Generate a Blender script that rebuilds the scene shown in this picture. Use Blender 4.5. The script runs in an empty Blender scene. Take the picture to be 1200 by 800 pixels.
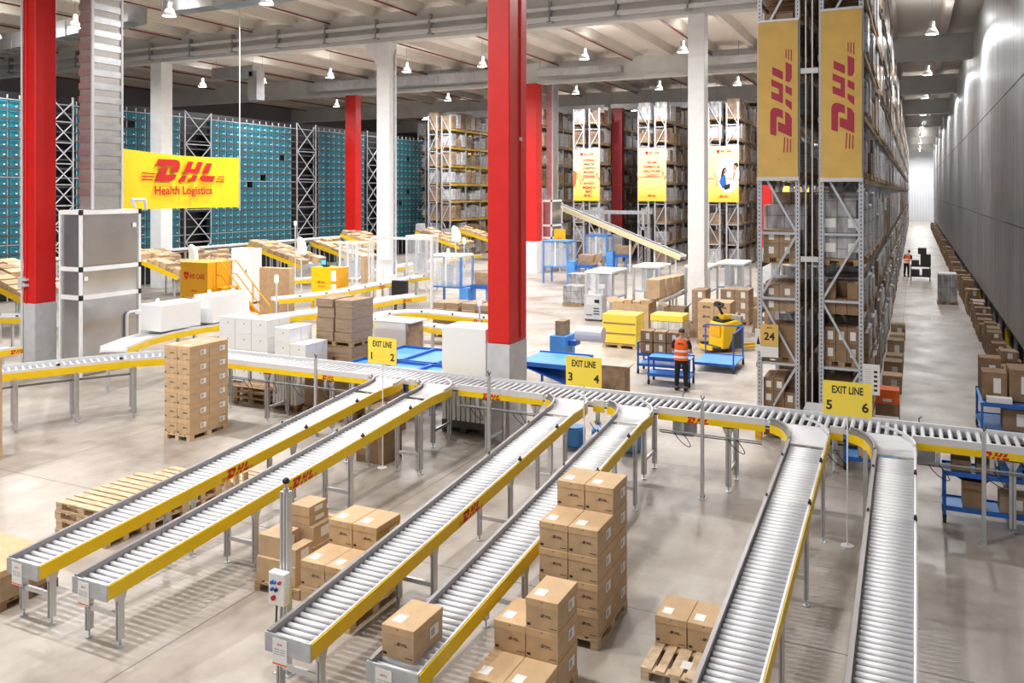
import bpy, bmesh, math, random
from mathutils import Vector, Matrix
random.seed(7)
R = random.Random(11)
sc = bpy.context.scene
COL = sc.collection
# ------------------------------------------------------------------ camera, world, exposure
CH, FPX, VPX, HZY = 5.7, 990.0, 1072.0, 225.0
TH = math.atan((VPX-600)/FPX)
cam_d = bpy.data.cameras.new('camera'); cam = bpy.data.objects.new('camera', cam_d); COL.objects.link(cam)
cam.location = (0, 0, CH); cam.rotation_euler = (math.pi/2, 0, TH)
cam_d.sensor_width = 36; cam_d.lens = FPX/1200*36
cam_d.shift_y = -(400-HZY)/1200; cam_d.shift_x = 0
cam_d.clip_end = 400
sc.camera = cam
w = bpy.data.worlds.new('world'); sc.world = w; w.use_nodes = True
w.node_tree.nodes['Background'].inputs[0].default_value = (0.93, 0.96, 1.0, 1)
w.node_tree.nodes['Background'].inputs[1].default_value = 0.30
sc.view_settings.view_transform = 'Standard'; sc.view_settings.look = 'None'
sc.view_settings.gamma = 1; sc.view_settings.use_curve_mapping = False
sc.view_settings.exposure = 0.17
LAMP_W, LENS_E = 430.0, 40.0
try:
    sc.cycles.max_bounces = 8; sc.cycles.diffuse_bounces = 4; sc.cycles.glossy_bounces = 3
    sc.cycles.transmission_bounces = 4; sc.cycles.transparent_max_bounces = 6
    sc.cycles.sample_clamp_indirect = 6; sc.cycles.caustics_reflective = False; sc.cycles.caustics_refractive = False
except Exception: pass
Fv = (-math.sin(TH), math.cos(TH)); Rv = (math.cos(TH), math.sin(TH))
def G(u, v, h=0.0):
    """world point at height h seen at photo pixel (u, v): used for reading positions off the photograph"""
    a = (u-600)/FPX; b = (HZY-v)/FPX
    t = (h-CH)/b
    return Vector((t*(Fv[0]+a*Rv[0]), t*(Fv[1]+a*Rv[1]), h))
# ------------------------------------------------------------------ materials
MATS = {}
def lin(c):
    if isinstance(c, str):
        c = [int(c[i:i+2], 16)/255 for i in (0, 2, 4)]
        c = [x/12.92 if x <= .04045 else ((x+.055)/1.055)**2.4 for x in c]
    return (c[0], c[1], c[2], 1)
def mat(name, col, rough=.5, metal=0., var=0., vscale=8., vstretch=(1,1,1), col2=None, bump=0., bscale=60., emit=None, es=1., seams=None, coat=0., alpha=1., trans=0.):
    if name in MATS: return MATS[name]
    m = bpy.data.materials.new(name); m.use_nodes = True
    nt = m.node_tree; N = nt.nodes; L = nt.links; b = N['Principled BSDF']
    b.inputs['Base Color'].default_value = lin(col); b.inputs['Roughness'].default_value = rough
    b.inputs['Metallic'].default_value = metal
    if coat: b.inputs['Coat Weight'].default_value = coat; b.inputs['Coat Roughness'].default_value = .15
    if alpha < 1: b.inputs['Alpha'].default_value = alpha
    if trans: b.inputs['Transmission Weight'].default_value = trans
    if emit: b.inputs['Emission Color'].default_value = lin(emit); b.inputs['Emission Strength'].default_value = es
    tc = N.new('ShaderNodeTexCoord')
    out = None
    if var or col2:
        mp = N.new('ShaderNodeMapping'); mp.inputs['Scale'].default_value = vstretch
        L.new(tc.outputs['Object'], mp.inputs['Vector'])
        nz = N.new('ShaderNodeTexNoise'); nz.inputs['Scale'].default_value = vscale; nz.inputs['Detail'].default_value = 5
        L.new(mp.outputs[0], nz.inputs['Vector'])
        cr = N.new('ShaderNodeValToRGB'); cr.color_ramp.elements[0].position = .35; cr.color_ramp.elements[1].position = .65
        c = lin(col)
        if col2: a, d = c, lin(col2)
        else:
            a = [x*(1-var) for x in c[:3]]+[1]; d = [min(1, x*(1+var)) for x in c[:3]]+[1]
        cr.color_ramp.elements[0].color = a; cr.color_ramp.elements[1].color = d
        L.new(nz.outputs['Fac'], cr.inputs['Fac']); out = cr.outputs['Color']
    if seams:       # carton joints: thin darker lines every seams=(horizontal pitch, vertical pitch) metres
        sp = N.new('ShaderNodeSeparateXYZ'); L.new(tc.outputs['Object'], sp.inputs[0])
        ad = N.new('ShaderNodeMath'); ad.operation = 'ADD'; L.new(sp.outputs[0], ad.inputs[0]); L.new(sp.outputs[1], ad.inputs[1])
        def line(src, pitch):
            d = N.new('ShaderNodeMath'); d.operation = 'DIVIDE'; d.inputs[1].default_value = pitch; L.new(src, d.inputs[0])
            f = N.new('ShaderNodeMath'); f.operation = 'FRACT'; L.new(d.outputs[0], f.inputs[0])
            g = N.new('ShaderNodeMath'); g.operation = 'LESS_THAN'; g.inputs[1].default_value = .045; L.new(f.outputs[0], g.inputs[0])
            return g.outputs[0]
        mx = N.new('ShaderNodeMath'); mx.operation = 'MAXIMUM'
        L.new(line(ad.outputs[0], seams[0]), mx.inputs[0]); L.new(line(sp.outputs[2], seams[1]), mx.inputs[1])
        mix = N.new('ShaderNodeMix'); mix.data_type = 'RGBA'; mix.blend_type = 'MULTIPLY'
        L.new(mx.outputs[0], mix.inputs[0])
        if out: L.new(out, mix.inputs[6])
        else: mix.inputs[6].default_value = lin(col)
        mix.inputs[7].default_value = (.35, .33, .31, 1); out = mix.outputs[2]
    if out: L.new(out, b.inputs['Base Color'])
    if bump:
        nb = N.new('ShaderNodeTexNoise'); nb.inputs['Scale'].default_value = bscale; nb.inputs['Detail'].default_value = 3
        L.new(tc.outputs['Object'], nb.inputs['Vector'])
        bp = N.new('ShaderNodeBump'); bp.inputs['Strength'].default_value = bump; bp.inputs['Distance'].default_value = .02
        L.new(nb.outputs['Fac'], bp.inputs['Height']); L.new(bp.outputs[0], b.inputs['Normal'])
    MATS[name] = m
    return m
mat('kraft', (.54,.375,.225), .75, var=.09, vscale=5)
mat('kraft_lid', (.60,.41,.235), .75, var=.07, vscale=5)
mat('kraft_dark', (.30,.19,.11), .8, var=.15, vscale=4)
mat('kraft_old', (.36,.25,.16), .8, var=.2, vscale=4)
mat('ink', (.03,.025,.02), .7)
mat('paper', (.86,.86,.84), .6)
mat('grey_print', (.45,.45,.45), .7)
mat('wood', (.62,.46,.30), .75, var=.22, vscale=3, vstretch=(2,2,14))
mat('wood_old', (.40,.27,.15), .8, var=.25, vscale=3, vstretch=(2,2,14))
mat('yellow', (.86,.58,.005), .38, var=.03, vscale=3)
mat('yellow_dark', (.80,.40,.01), .4)
mat('banner_yellow', (.90,.66,.01), .55, bump=.15, bscale=3)
mat('banner_pale', (.77,.50,.13), .6, var=.06, vscale=2, bump=.1, bscale=3)
mat('sign_yellow', (.93,.72,.08), .5)
mat('dhl_red', (.55,.012,.012), .5)
mat('dhl_pink', (.46,.035,.075), .6)
mat('red_paint', (.66,.012,.010), .42, var=.05, vscale=2)
mat('red_dark', (.20,.006,.010), .5)
mat('white_paint', (.88,.89,.91), .5, var=.03, vscale=3)
mat('column_base', (.58,.59,.62), .5, var=.07, vscale=4)
mat('alu', (.62,.63,.65), .38, .75, var=.06, vscale=6)
mat('alu_dark', (.33,.32,.33), .45, .6)
mat('galv', (.50,.53,.57), .42, .6, var=.14, vscale=5)
mat('rail_grey', (.30,.285,.29), .4, .35)
mat('rail_light', (.72,.73,.76), .4, .2)
mat('roller', (.78,.79,.83), .35, .12)
mat('roller_white', (.86,.87,.89), .4)
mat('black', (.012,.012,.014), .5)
mat('rubber', (.02,.02,.02), .7)
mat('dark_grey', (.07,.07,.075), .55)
mat('mid_grey', (.30,.31,.33), .5)
mat('machine_grey', (.52,.55,.60), .45)
mat('white_plastic', (.86,.87,.88), .4)
mat('blue', (.02,.13,.52), .4)
mat('blue_light', (.09,.33,.80), .45, var=.08, vscale=3)
mat('blue_frame', (.08,.25,.66), .4)
mat('teal', (.006,.165,.235), .45, var=.12, vscale=.7)
mat('teal_dark', (.004,.09,.13), .6)
mat('rack_blue', (.58,.62,.69), .42, .3)
mat('rack_yellow', (.72,.46,.05), .5)
mat('beam_brown', (.30,.22,.15), .6, var=.2, vscale=3)
mat('orange', (.95,.16,.012), .6)
mat('glass', (.85,.90,.95), .08, alpha=.16)
mat('poly', (.80,.86,.92), .12, alpha=.22)
mat('glow_green', (.7,.95,.85), .4, emit=(.45,1,.75), es=1.6)
mat('glow_white', (.9,.97,.95), .4, emit=(.8,1,.95), es=.9)
mat('lens', (1,1,1), .4, emit=(.97,.98,1), es=LENS_E)
mat('screen_blue', (.05,.3,.6), .2, emit=(.08,.45,.9), es=1.0)
mat('glow_violet', (.3,.25,1), .3, emit=(.25,.2,1), es=3)
mat('wrap_white', (.40,.40,.42), .3, col2=(.74,.74,.76), vscale=2.2, vstretch=(1.6,1.6,.9), seams=(.41,.31), coat=.3)
mat('wrap_grey', (.25,.24,.25), .35, col2=(.55,.55,.58), vscale=2.5, vstretch=(2,2,.8), seams=(.40,.36), coat=.3)
mat('wrap_brown', (.26,.17,.10), .5, col2=(.46,.33,.22), vscale=2, seams=(.40,.34))
mat('wrap_dark', (.13,.085,.055), .6, col2=(.30,.20,.13), vscale=2, seams=(.40,.40))
mat('flat_card', (.27,.19,.12), .8, col2=(.46,.34,.23), vscale=3, vstretch=(1,1,40))
mat('duct', (.50,.51,.53), .34, .85, var=.1, vscale=2)
mat('duct_fine', (.42,.41,.40), .45, .7, var=.12, vscale=30)
mat('ahu', (.58,.58,.61), .24, .9, var=.1, vscale=1.2)
mat('concrete_beam', (.66,.66,.65), .7, var=.06, vscale=1)
mat('ceiling_panel', (.80,.75,.68), .75, var=.05, vscale=.3)
mat('ceiling_rib', (.66,.62,.56), .75, var=.05, vscale=.5)
mat('skylight', (.85,.88,.9), .6)
mat('daylit_glass', (.85,.9,.95), .3, emit=(.8,.9,1), es=3)
mat('rail_cream', (.78,.70,.42), .5)
mat('pipe_red', (.20,.03,.025), .5)
mat('wall_white', (.80,.83,.88), .7)
mat('wall_dark', (.22,.22,.24), .7)
mat('skin', (.52,.27,.18), .55)
mat('hair', (.05,.035,.025), .7)
mat('cloth_black', (.012,.012,.015), .8, bump=.2, bscale=30)
mat('vest', (.95,.14,.015), .65, bump=.15, bscale=25)
mat('reflective', (.85,.86,.84), .3)
mat('line_white', (.82,.82,.82), .6)
mat('truck_yellow', (.90,.55,.0), .3, coat=.3)
# ---- floor: polished concrete with blotches and saw-cut joints
def floor_mat():
    m = bpy.data.materials.new('polished_concrete'); m.use_nodes = True; nt = m.node_tree; N = nt.nodes; L = nt.links; b = N['Principled BSDF']
    tc = N.new('ShaderNodeTexCoord')
    def noise(scale, det, st=(1,1,1)):
        mp = N.new('ShaderNodeMapping'); mp.inputs['Scale'].default_value = st; L.new(tc.outputs['Object'], mp.inputs[0])
        n = N.new('ShaderNodeTexNoise'); n.inputs['Scale'].default_value = scale; n.inputs['Detail'].default_value = det; n.inputs['Roughness'].default_value = .62
        L.new(mp.outputs[0], n.inputs['Vector']); return n.outputs['Fac']
    cr = N.new('ShaderNodeValToRGB'); e = cr.color_ramp.elements
    e[0].position = .32; e[0].color = (.25,.21,.175,1); e[1].position = .66; e[1].color = (.52,.48,.445,1)
    el = e.new(.47); el.color = (.42,.375,.335,1)
    L.new(noise(.42, 8), cr.inputs[0])
    cr2 = N.new('ShaderNodeValToRGB'); f = cr2.color_ramp.elements
    f[0].position = .25; f[0].color = (.78,.75,.72,1); f[1].position = .58; f[1].color = (1,1,1,1)
    L.new(noise(2.2, 6, (1,.35,1)), cr2.inputs[0])
    mx = N.new('ShaderNodeMix'); mx.data_type = 'RGBA'; mx.blend_type = 'MULTIPLY'; mx.inputs[0].default_value = 1
    L.new(cr.outputs[0], mx.inputs[6]); L.new(cr2.outputs[0], mx.inputs[7])
    sp = N.new('ShaderNodeSeparateXYZ'); L.new(tc.outputs['Object'], sp.inputs[0])
    def joint(src, off, pitch):
        a = N.new('ShaderNodeMath'); a.operation = 'SUBTRACT'; a.inputs[1].default_value = off; L.new(src, a.inputs[0])
        d = N.new('ShaderNodeMath'); d.operation = 'PINGPONG'; d.inputs[1].default_value = pitch/2; L.new(a.outputs[0], d.inputs[0])
        g = N.new('ShaderNodeMath'); g.operation = 'LESS_THAN'; g.inputs[1].default_value = .012; L.new(d.outputs[0], g.inputs[0]); return g.outputs[0]
    j = N.new('ShaderNodeMath'); j.operation = 'MAXIMUM'
    L.new(joint(sp.outputs[1], 17.4, 6.23), j.inputs[0]); L.new(joint(sp.outputs[0], -8.5, 8.03), j.inputs[1])
    m2 = N.new('ShaderNodeMix'); m2.data_type = 'RGBA'; L.new(j.outputs[0], m2.inputs[0]); L.new(mx.outputs[2], m2.inputs[6]); m2.inputs[7].default_value = (.17,.15,.13,1)
    L.new(m2.outputs[2], b.inputs['Base Color'])
    rr = N.new('ShaderNodeMapRange'); rr.inputs[1].default_value = .35; rr.inputs[2].default_value = .65; rr.inputs[3].default_value = .30; rr.inputs[4].default_value = .50
    L.new(noise(.8, 5), rr.inputs[0]); L.new(rr.outputs[0], b.inputs['Roughness'])
    MATS['floor'] = m
floor_mat()
def print_gradient():   # the printed banners fade from cream at the top to yellow at the bottom
    m = bpy.data.materials.new('printed_banner'); m.use_nodes = True; nt = m.node_tree; N = nt.nodes; L = nt.links; b = N['Principled BSDF']
    tc = N.new('ShaderNodeTexCoord'); sp = N.new('ShaderNodeSeparateXYZ'); L.new(tc.outputs['Generated'], sp.inputs[0])
    cr = N.new('ShaderNodeValToRGB'); e = cr.color_ramp.elements
    e[0].position = 0; e[0].color = (.95,.62,.03,1); e[1].position = 1; e[1].color = (.84,.70,.42,1)
    k = e.new(.45); k.color = (.95,.80,.38,1)
    L.new(sp.outputs[2], cr.inputs[0]); L.new(cr.outputs[0], b.inputs['Base Color']); b.inputs['Roughness'].default_value = .55
    MATS['printed_banner'] = m
print_gradient()
def mesh_wall_mat():    # galvanised expanded-metal cladding
    m = bpy.data.materials.new('mesh_cladding'); m.use_nodes = True; nt = m.node_tree; N = nt.nodes; L = nt.links; b = N['Principled BSDF']
    tc = N.new('ShaderNodeTexCoord')
    mp = N.new('ShaderNodeMapping'); mp.inputs['Scale'].default_value = (1, .9, .12); L.new(tc.outputs['Object'], mp.inputs[0])
    n = N.new('ShaderNodeTexNoise'); n.inputs['Scale'].default_value = 1.6; n.inputs['Detail'].default_value = 8; L.new(mp.outputs[0], n.inputs['Vector'])
    cr = N.new('ShaderNodeValToRGB'); e = cr.color_ramp.elements; e[0].position = .3; e[0].color = (.52,.53,.56,1); e[1].position = .7; e[1].color = (.76,.78,.82,1)
    L.new(n.outputs['Fac'], cr.inputs[0]); L.new(cr.outputs[0], b.inputs['Base Color'])
    b.inputs['Metallic'].default_value = .8; b.inputs['Roughness'].default_value = .40; b.inputs['Anisotropic'].default_value = .55
    n2 = N.new('ShaderNodeTexNoise'); n2.inputs['Scale'].default_value = 45; L.new(tc.outputs['Object'], n2.inputs['Vector'])
    bp = N.new('ShaderNodeBump'); bp.inputs['Strength'].default_value = .35; bp.inputs['Distance'].default_value = .01
    L.new(n2.outputs['Fac'], bp.inputs['Height']); L.new(bp.outputs[0], b.inputs['Normal'])
    MATS['mesh_cladding'] = m
mesh_wall_mat()
# ------------------------------------------------------------------ mesh building
def V(*a): return Vector(a)
class MB:
    def __init__(s): s.v = []; s.f = []; s.m = []
    def add(s, vs, fs, mi=0):
        o = len(s.v); s.v += [tuple(x) for x in vs]
        for f in fs: s.f.append([i+o for i in f]); s.m.append(mi)
        return s
    def box(s, x0, y0, z0, x1, y1, z1, mi=0):
        return s.add([(x0,y0,z0),(x1,y0,z0),(x1,y1,z0),(x0,y1,z0),(x0,y0,z1),(x1,y0,z1),(x1,y1,z1),(x0,y1,z1)],
              [(0,3,2,1),(4,5,6,7),(0,1,5,4),(1,2,6,5),(2,3,7,6),(3,0,4,7)], mi)
    def bar(s, p, q, wd, ht, mi=0, up=(0,0,1)):
        p, q, up = Vector(p), Vector(q), Vector(up); d = (q-p).normalized()
        if abs(d.dot(up)) > .98: up = Vector((0,1,0))
        a = d.cross(up).normalized()*wd/2; b = a.cross(d).normalized()*ht/2
        return s.add([p-a-b,p+a-b,p+a+b,p-a+b,q-a-b,q+a-b,q+a+b,q-a+b],
              [(0,1,2,3),(7,6,5,4),(1,0,4,5),(2,1,5,6),(3,2,6,7),(0,3,7,4)], mi)
    def cyl(s, p, q, r, n=10, mi=0, r2=None):
        p, q = Vector(p), Vector(q); d = (q-p).normalized(); r2 = r if r2 is None else r2
        u = d.orthogonal().normalized(); w_ = d.cross(u)
        vs = []
        for c, rr in ((p, r), (q, r2)):
            for i in range(n):
                a = 2*math.pi*i/n; vs.append(c+u*rr*math.cos(a)+w_*rr*math.sin(a))
        fs = [(i, (i+1)%n, n+(i+1)%n, n+i) for i in range(n)] + [tuple(range(n-1,-1,-1)), tuple(range(n,2*n))]
        return s.add(vs, fs, mi)
    def tube(s, pts, r, n=8, mi=0):
        for a, b in zip(pts, pts[1:]): s.cyl(a, b, r, n, mi)
        return s
    def poly(s, pts, mi=0): return s.add(pts, [tuple(range(len(pts)))], mi)
    def prism(s, pts, vec, mi=0):
        n = len(pts); vec = Vector(vec); q = [Vector(p)+vec for p in pts]
        return s.add([Vector(p) for p in pts]+q, [tuple(range(n-1,-1,-1)), tuple(range(n,2*n))]+[(i,(i+1)%n,n+(i+1)%n,n+i) for i in range(n)], mi)
    def lathe(s, prof, c=(0,0,0), n=16, mi=0):
        vs = []; c = Vector(c)
        for r, z in prof:
            for i in range(n):
                a = 2*math.pi*i/n; vs.append(c+Vector((r*math.cos(a), r*math.sin(a), z)))
        fs = []
        for k in range(len(prof)-1):
            for i in range(n): fs.append((k*n+i, k*n+(i+1)%n, (k+1)*n+(i+1)%n, (k+1)*n+i))
        fs += [tuple(range(n-1,-1,-1)), tuple(range((len(prof)-1)*n, len(prof)*n))]
        return s.add(vs, fs, mi)
    def mesh(s, name, mats, bevel=0., smooth=False):
        me = bpy.data.meshes.new(name); me.from_pydata(s.v, [], s.f)
        for m in mats: me.materials.append(MATS[m])
        me.polygons.foreach_set('material_index', s.m)
        if bevel or True:
            bm = bmesh.new(); bm.from_mesh(me)
            bmesh.ops.recalc_face_normals(bm, faces=bm.faces)
            if bevel: bmesh.ops.bevel(bm, geom=list(bm.edges), offset=bevel, segments=1, affect='EDGES', clamp_overlap=True)
            bm.to_mesh(me); bm.free()
        if smooth: me.polygons.foreach_set('use_smooth', [True]*len(me.polygons))
        me.update(); return me
    def build(s, name, mats, parent=None, loc=(0,0,0), bevel=0., smooth=False, rz=0):
        return put(name, s.mesh(name, [mats] if isinstance(mats, str) else mats, bevel, smooth), parent, loc, rz)
def put(name, me, parent=None, loc=(0,0,0), rz=0):
    o = bpy.data.objects.new(name, me); COL.objects.link(o); o.location = loc; o.rotation_euler = (0,0,rz)
    if parent: o.parent = parent
    return o
def tag(o, label, cat, group=None, kind=None):
    if label: o['label'] = label
    if cat: o['category'] = cat
    if group: o['group'] = group
    if kind: o['kind'] = kind
    return o
def thing(name, label, cat, loc=(0,0,0), rz=0, group=None):
    o = bpy.data.objects.new(name, None); COL.objects.link(o); o.location = loc; o.rotation_euler = (0,0,rz); o.empty_display_size = .2
    return tag(o, label, cat, group)
KIDS = {}
def dup(src, loc=None, rz=None, label=None, group=None, scale=None):
    def cp(o, par):
        c = o.copy(); COL.objects.link(c)
        if par: c.parent = par
        for k in o.children: cp(k, c)
        return c
    r = cp(src, None)
    if loc is not None: r.location = loc
    if rz is not None: r.rotation_euler = (0,0,rz)
    if label: r['label'] = label
    if group: r['group'] = group
    if scale: r.scale = scale
    return r
def struct(name, mb, mats, **k):
    o = mb.build(name, mats, **k); o['kind'] = 'structure'; return o
# ------------------------------------------------------------------ lettering and marks
_tc = {}
def text_geo(s, bold=False):
    key = s
    if key in _tc: return _tc[key]
    cu = bpy.data.curves.new('lettering', 'FONT'); cu.body = s; cu.size = 1; cu.align_x = 'CENTER'; cu.resolution_u = 3
    if bold: cu.offset = .028
    o = bpy.data.objects.new('lettering', cu); COL.objects.link(o)
    bpy.context.view_layer.update()
    me = bpy.data.meshes.new_from_object(o)
    vs = [tuple(v.co) for v in me.vertices]; fs = [tuple(p.vertices) for p in me.polygons]
    bpy.data.objects.remove(o); bpy.data.curves.remove(cu); bpy.data.meshes.remove(me)
    _tc[key] = (vs, fs); return vs, fs
def text(mb, s, o, ux, uy, h, mi=0, wmax=None, bold=True):
    """flat lettering: centre of the baseline at o, running along ux, rising along uy, cap height h"""
    vs, fs = text_geo(s, bold); o, ux, uy = Vector(o), Vector(ux).normalized(), Vector(uy).normalized()
    k = h/.70; kx = k
    if wmax:
        wd = max(v[0] for v in vs)-min(v[0] for v in vs); kx = wmax/wd
    mb.add([o+ux*v[0]*kx+uy*v[1]*k for v in vs], fs, mi)
DHL = [[(385,180),(535,180),(560,188),(571,206),(566,232),(548,268),(490,268),(506,238),(503,225),(368,222)],
       [(405,234),(470,234),(450,282),(541,282),(522,311),(492,328),(358,328)],
       [(598,268),(638,188),(688,188),(664,240),(702,240),(728,188),(776,188),(735,268)],
       [(590,285),(632,285),(605,328),(547,328)], [(677,285),(727,285),(702,328),(648,328)],
       [(765,268),(807,195),(863,195),(824,268)], [(757,285),(892,285),(868,328),(778,328),(752,318),(746,303)],
       [(250,270),(362,276),(358,284),(250,278)], [(250,292),(354,296),(350,304),(250,300)], [(250,313),(346,316),(342,324),(250,321)],
       [(918,285),(980,285),(980,292),(914,292)], [(908,302),(980,303),(980,310),(904,309)], [(897,320),(978,321),(978,328),(892,328)]]
def dhl(mb, o, ux, uy, width, mi=0, stripes=True):
    o, ux, uy = Vector(o), Vector(ux).normalized(), Vector(uy).normalized()
    x0, x1 = (250, 980) if stripes else (358, 892); k = width/(x1-x0); cx = (x0+x1)/2
    for p in (DHL if stripes else DHL[:7]):
        mb.poly([o+ux*(x-cx)*k+uy*(254-y)*k for x, y in p], mi)
def disc(mb, c, ux, uy, r, mi, n=14, ry=None):
    c, ux, uy = Vector(c), Vector(ux), Vector(uy); ry = ry or r
    mb.poly([c+ux*r*math.cos(2*math.pi*i/n)+uy*ry*math.sin(2*math.pi*i/n) for i in range(n)], mi)
def shield(mb, c, ux, uy, s, mi):
    c, ux, uy = Vector(c), Vector(ux), Vector(uy)
    mb.poly([c+ux*s*x+uy*s*y for x, y in ((-.45,.45),(-.2,.55),(0,.42),(.2,.55),(.45,.45),(.45,.05),(.25,-.3),(0,-.6),(-.25,-.3),(-.45,.05))], mi)
ORD = ['bottom','second','third','fourth','fifth','sixth','seventh','eighth','ninth','tenth']
NTH = ['first','second','third','fourth','fifth','sixth','seventh','eighth','ninth','tenth','eleventh','twelfth']
X3, Y3, Z3 = (1,0,0), (0,1,0), (0,0,1)
# ================================================================== STRUCTURE
ZC, ZB = 15.2, 13.35
struct('floor', MB().box(-62,-14,-.3,12,185,0), 'floor')
mb = MB().box(-62,-14,ZC,12,185,ZC+.3, 0)
x = -60.0
while x < 11:
    mb.prism([(x-.28,-14,ZC),(x+.28,-14,ZC),(x+.16,-14,ZC-.5),(x-.16,-14,ZC-.5)], (0,199,0), 1); x += 2.675
struct('ceiling', mb, ['ceiling_panel','ceiling_rib'])
struct('wall_left', MB().box(-62.3,-14,0,-62,185,ZC), 'wall_dark')
struct('wall_right', MB().box(9,-14,0,9.3,185,ZC), 'wall_white')
bw = MB().box(-62,185,0,12,185.3,ZC,0)
for k in range(14): bw.box(-2+k*.5, 184.95, 0, -1.96+k*.5, 185, 8, 1)
struct('wall_back', bw, ['wall_white','galv'])
win = MB()
for k in range(2): win.box(.2+k*1.6, 184.9, 7.2, 1.6+k*1.6, 184.98, 9.8, 1); win.box(.1+k*1.6, 184.92, 7.1, 1.7+k*1.6, 184.99, 9.9, 0)
struct('window_1', win, ['white_paint','daylit_glass'])
GY = [36.05, 54.75, 73.45, 92.15, 110.85, 129.55, 148.25, 167]
for i, gy in enumerate(GY):
    m_ = MB(); y0, y1 = gy+.1, gy+.6
    m_.box(-62,y0,ZB+.22,12,y1,ZC-.35); m_.box(-62,y0-.08,ZB,12,y1+.08,ZB+.22)
    struct('trim_%d' % (i+1), m_, 'concrete_beam')
# ---- things under the roof
t = thing('cable_tray', 'pale cable trays and pipes running along the front of the nearest roof girder', 'cable tray', (0,36.02,0))
for z_, h_ in ((14.05,.16),(13.55,.20)):
    MB().box(-62,-.22,z_,2.7,-.06,z_+h_).build('tray', 'rail_light', t)
x = -60
while x < 2.5:
    b_ = MB().box(x,-.26,13.5,x+.08,0,14.5).box(x-.08,-.3,13.48,x+.16,0,13.54).box(x-.05,-.28,13.98,x+.13,0,14.04); b_.build('hanger', 'mid_grey', t); x += 3.2
n_ = 0
for k in range(-11, 1):
    xx = k*5.35-1.15
    p_ = MB(); p_.cyl((xx,6,14.58),(xx,160,14.58),.05,6)
    for yy in range(9,160,7): p_.cyl((xx,yy,14.58),(xx,yy,ZC-.51),.012,4)
    tag(p_.build('sprinkler_pipe','pipe_red'), '%s dark red sprinkler pipe from the left under the roof panels' % (NTH+['thirteenth'])[k+11], 'pipe', 'sprinkler pipes')
sk = 0
for xx in (-40,-29.5,-18.5):
    for yy in (20.,43.,62.):
        s_ = MB(); s_.box(xx,yy,ZC-.06,xx+1.9,yy+2.6,ZC,0)
        for a_ in (0,.93): s_.box(xx+a_,yy,ZC-.08,xx+a_+.06,yy+2.6,ZC-.05,1)
        sk += 1; struct('window_%d' % (sk+1), s_, ['skylight','galv'])
def duct_run(label, pts, wd, ht, m='duct', zh=ZC):
    t = thing('air_duct', label, 'duct', pts[0])
    o = Vector(pts[0])
    for a, b in zip(pts, pts[1:]):
        a, b = Vector(a)-o, Vector(b)-o; L_ = (b-a).length; d = (b-a)/L_
        s_ = MB().bar(a, b, wd, ht)
        s_.build('duct_section', m, t)
        k = 0.
        while k < L_:
            MB().bar(a+d*k, a+d*(k+.05), wd+.06, ht+.06).build('flange', 'galv', t)
            if abs(d.z) < .5 and int(k/1.5) % 2 == 0 and zh: MB().cyl(a+d*(k+.02)+Vector((0,0,ht/2)), a+d*(k+.02)+Vector((0,0,zh-o.z)), .015, 5).build('hanger_rod','mid_grey',t)
            k += 1.5
    return t
duct_run('long galvanised rectangular air duct hanging in front of the second roof girder, left part', [(-43.6,54.0,14.0),(-27,54.0,14.0)], .8, .7)
duct_run('galvanised air duct in front of the second roof girder right of the red column', [(-23.6,54.0,13.95),(-17.6,54.0,13.95)], .7, .5)
duct_run('short galvanised air duct beside the white column on the right', [(-13.0,54.0,14.0),(-6.5,54.0,14.0)], .7, .5)
duct_run('grey air duct running left to right below the third roof girder', [(-42,72.2,13.17),(-25,72.2,13.17)], .9, .7)
duct_run('grey air duct below the third roof girder over the banner racks', [(-24,70.5,13.1),(-14,72.0,13.1)], .6, .5)
duct_run('dark galvanised air duct at the top left between the red column and the near duct', [(-46,30.,13.7),(-31.5,27.,13.7)], .9, .8)
duct_run('galvanised duct dropping from the roof behind the yellow health banner', [(-40.2,40.5,13.2),(-36.9,40.5,13.2),(-36.9,40.5,11.4)], .7, .7)
duct_run('galvanised duct at the top edge above the nearest girder', [(-30,27.4,14.0),(-16,27.4,14.0)], .8, .7)
# ---- columns
def column(name_lab, x0,x1,y0,y1, m, base=True, ztop=ZB, corbel=False, base_m='column_base', pipe=False):
    t = thing('column', name_lab, 'column', ((x0+x1)/2, (y0+y1)/2, 0)); wx, wy = (x1-x0)/2, (y1-y0)/2
    zb = 2.22 if base else 0
    s_ = MB().box(-wx,-wy,zb,wx,wy,ztop)
    s_.build('shaft', m, t, bevel=.02)
    if base: MB().box(-wx-.004,-wy-.004,0,wx+.004,wy+.004,zb).build('base', base_m, t)
    if corbel: MB().prism([(-wx,-wy,ztop),(-wx-.65,-wy,ztop),(-wx-.65,-wy,ztop-.4),(-wx,-wy,ztop-1.1)], (0,2*wy,0)).build('corbel', m, t)
    if pipe:
        MB().tube([(-wx*.35,-wy-.02,2.2),(-wx*.35,-wy-.02,ztop)],.02,6).build('conduit', 'red_paint' if 'red' in m else 'rail_light', t)
        MB().tube([(-wx+.02,-wy-.05,.2),(-wx+.02,-wy-.05,ztop)],.035,8).build('downpipe', 'rail_light', t)
        MB().box(-wx-.06,-wy-.1,2.75,0,-wy,2.83).box(-wx-.06,-wy-.1,2.93,0,-wy,3.0).box(-wx-.08,-wy-.12,2.7,-wx+.1,-wy,3.05).build('pipe_clamp', 'rail_light', t)
    return t
column('red steel column at the left edge beside the tall air handling unit, grey lower end', -25.30,-24.72,17.35,18.07,'red_paint',ztop=ZC,pipe=True)
t = column('big red steel column in the middle of the hall, grey lower end', -8.90,-8.34,17.35,18.30,'red_paint',ztop=ZC)
MB().tube([(.28+.02,.1,2.3),(.28+.02,.1,15)],.018,6).build('conduit','dhl_red',t)
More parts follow.
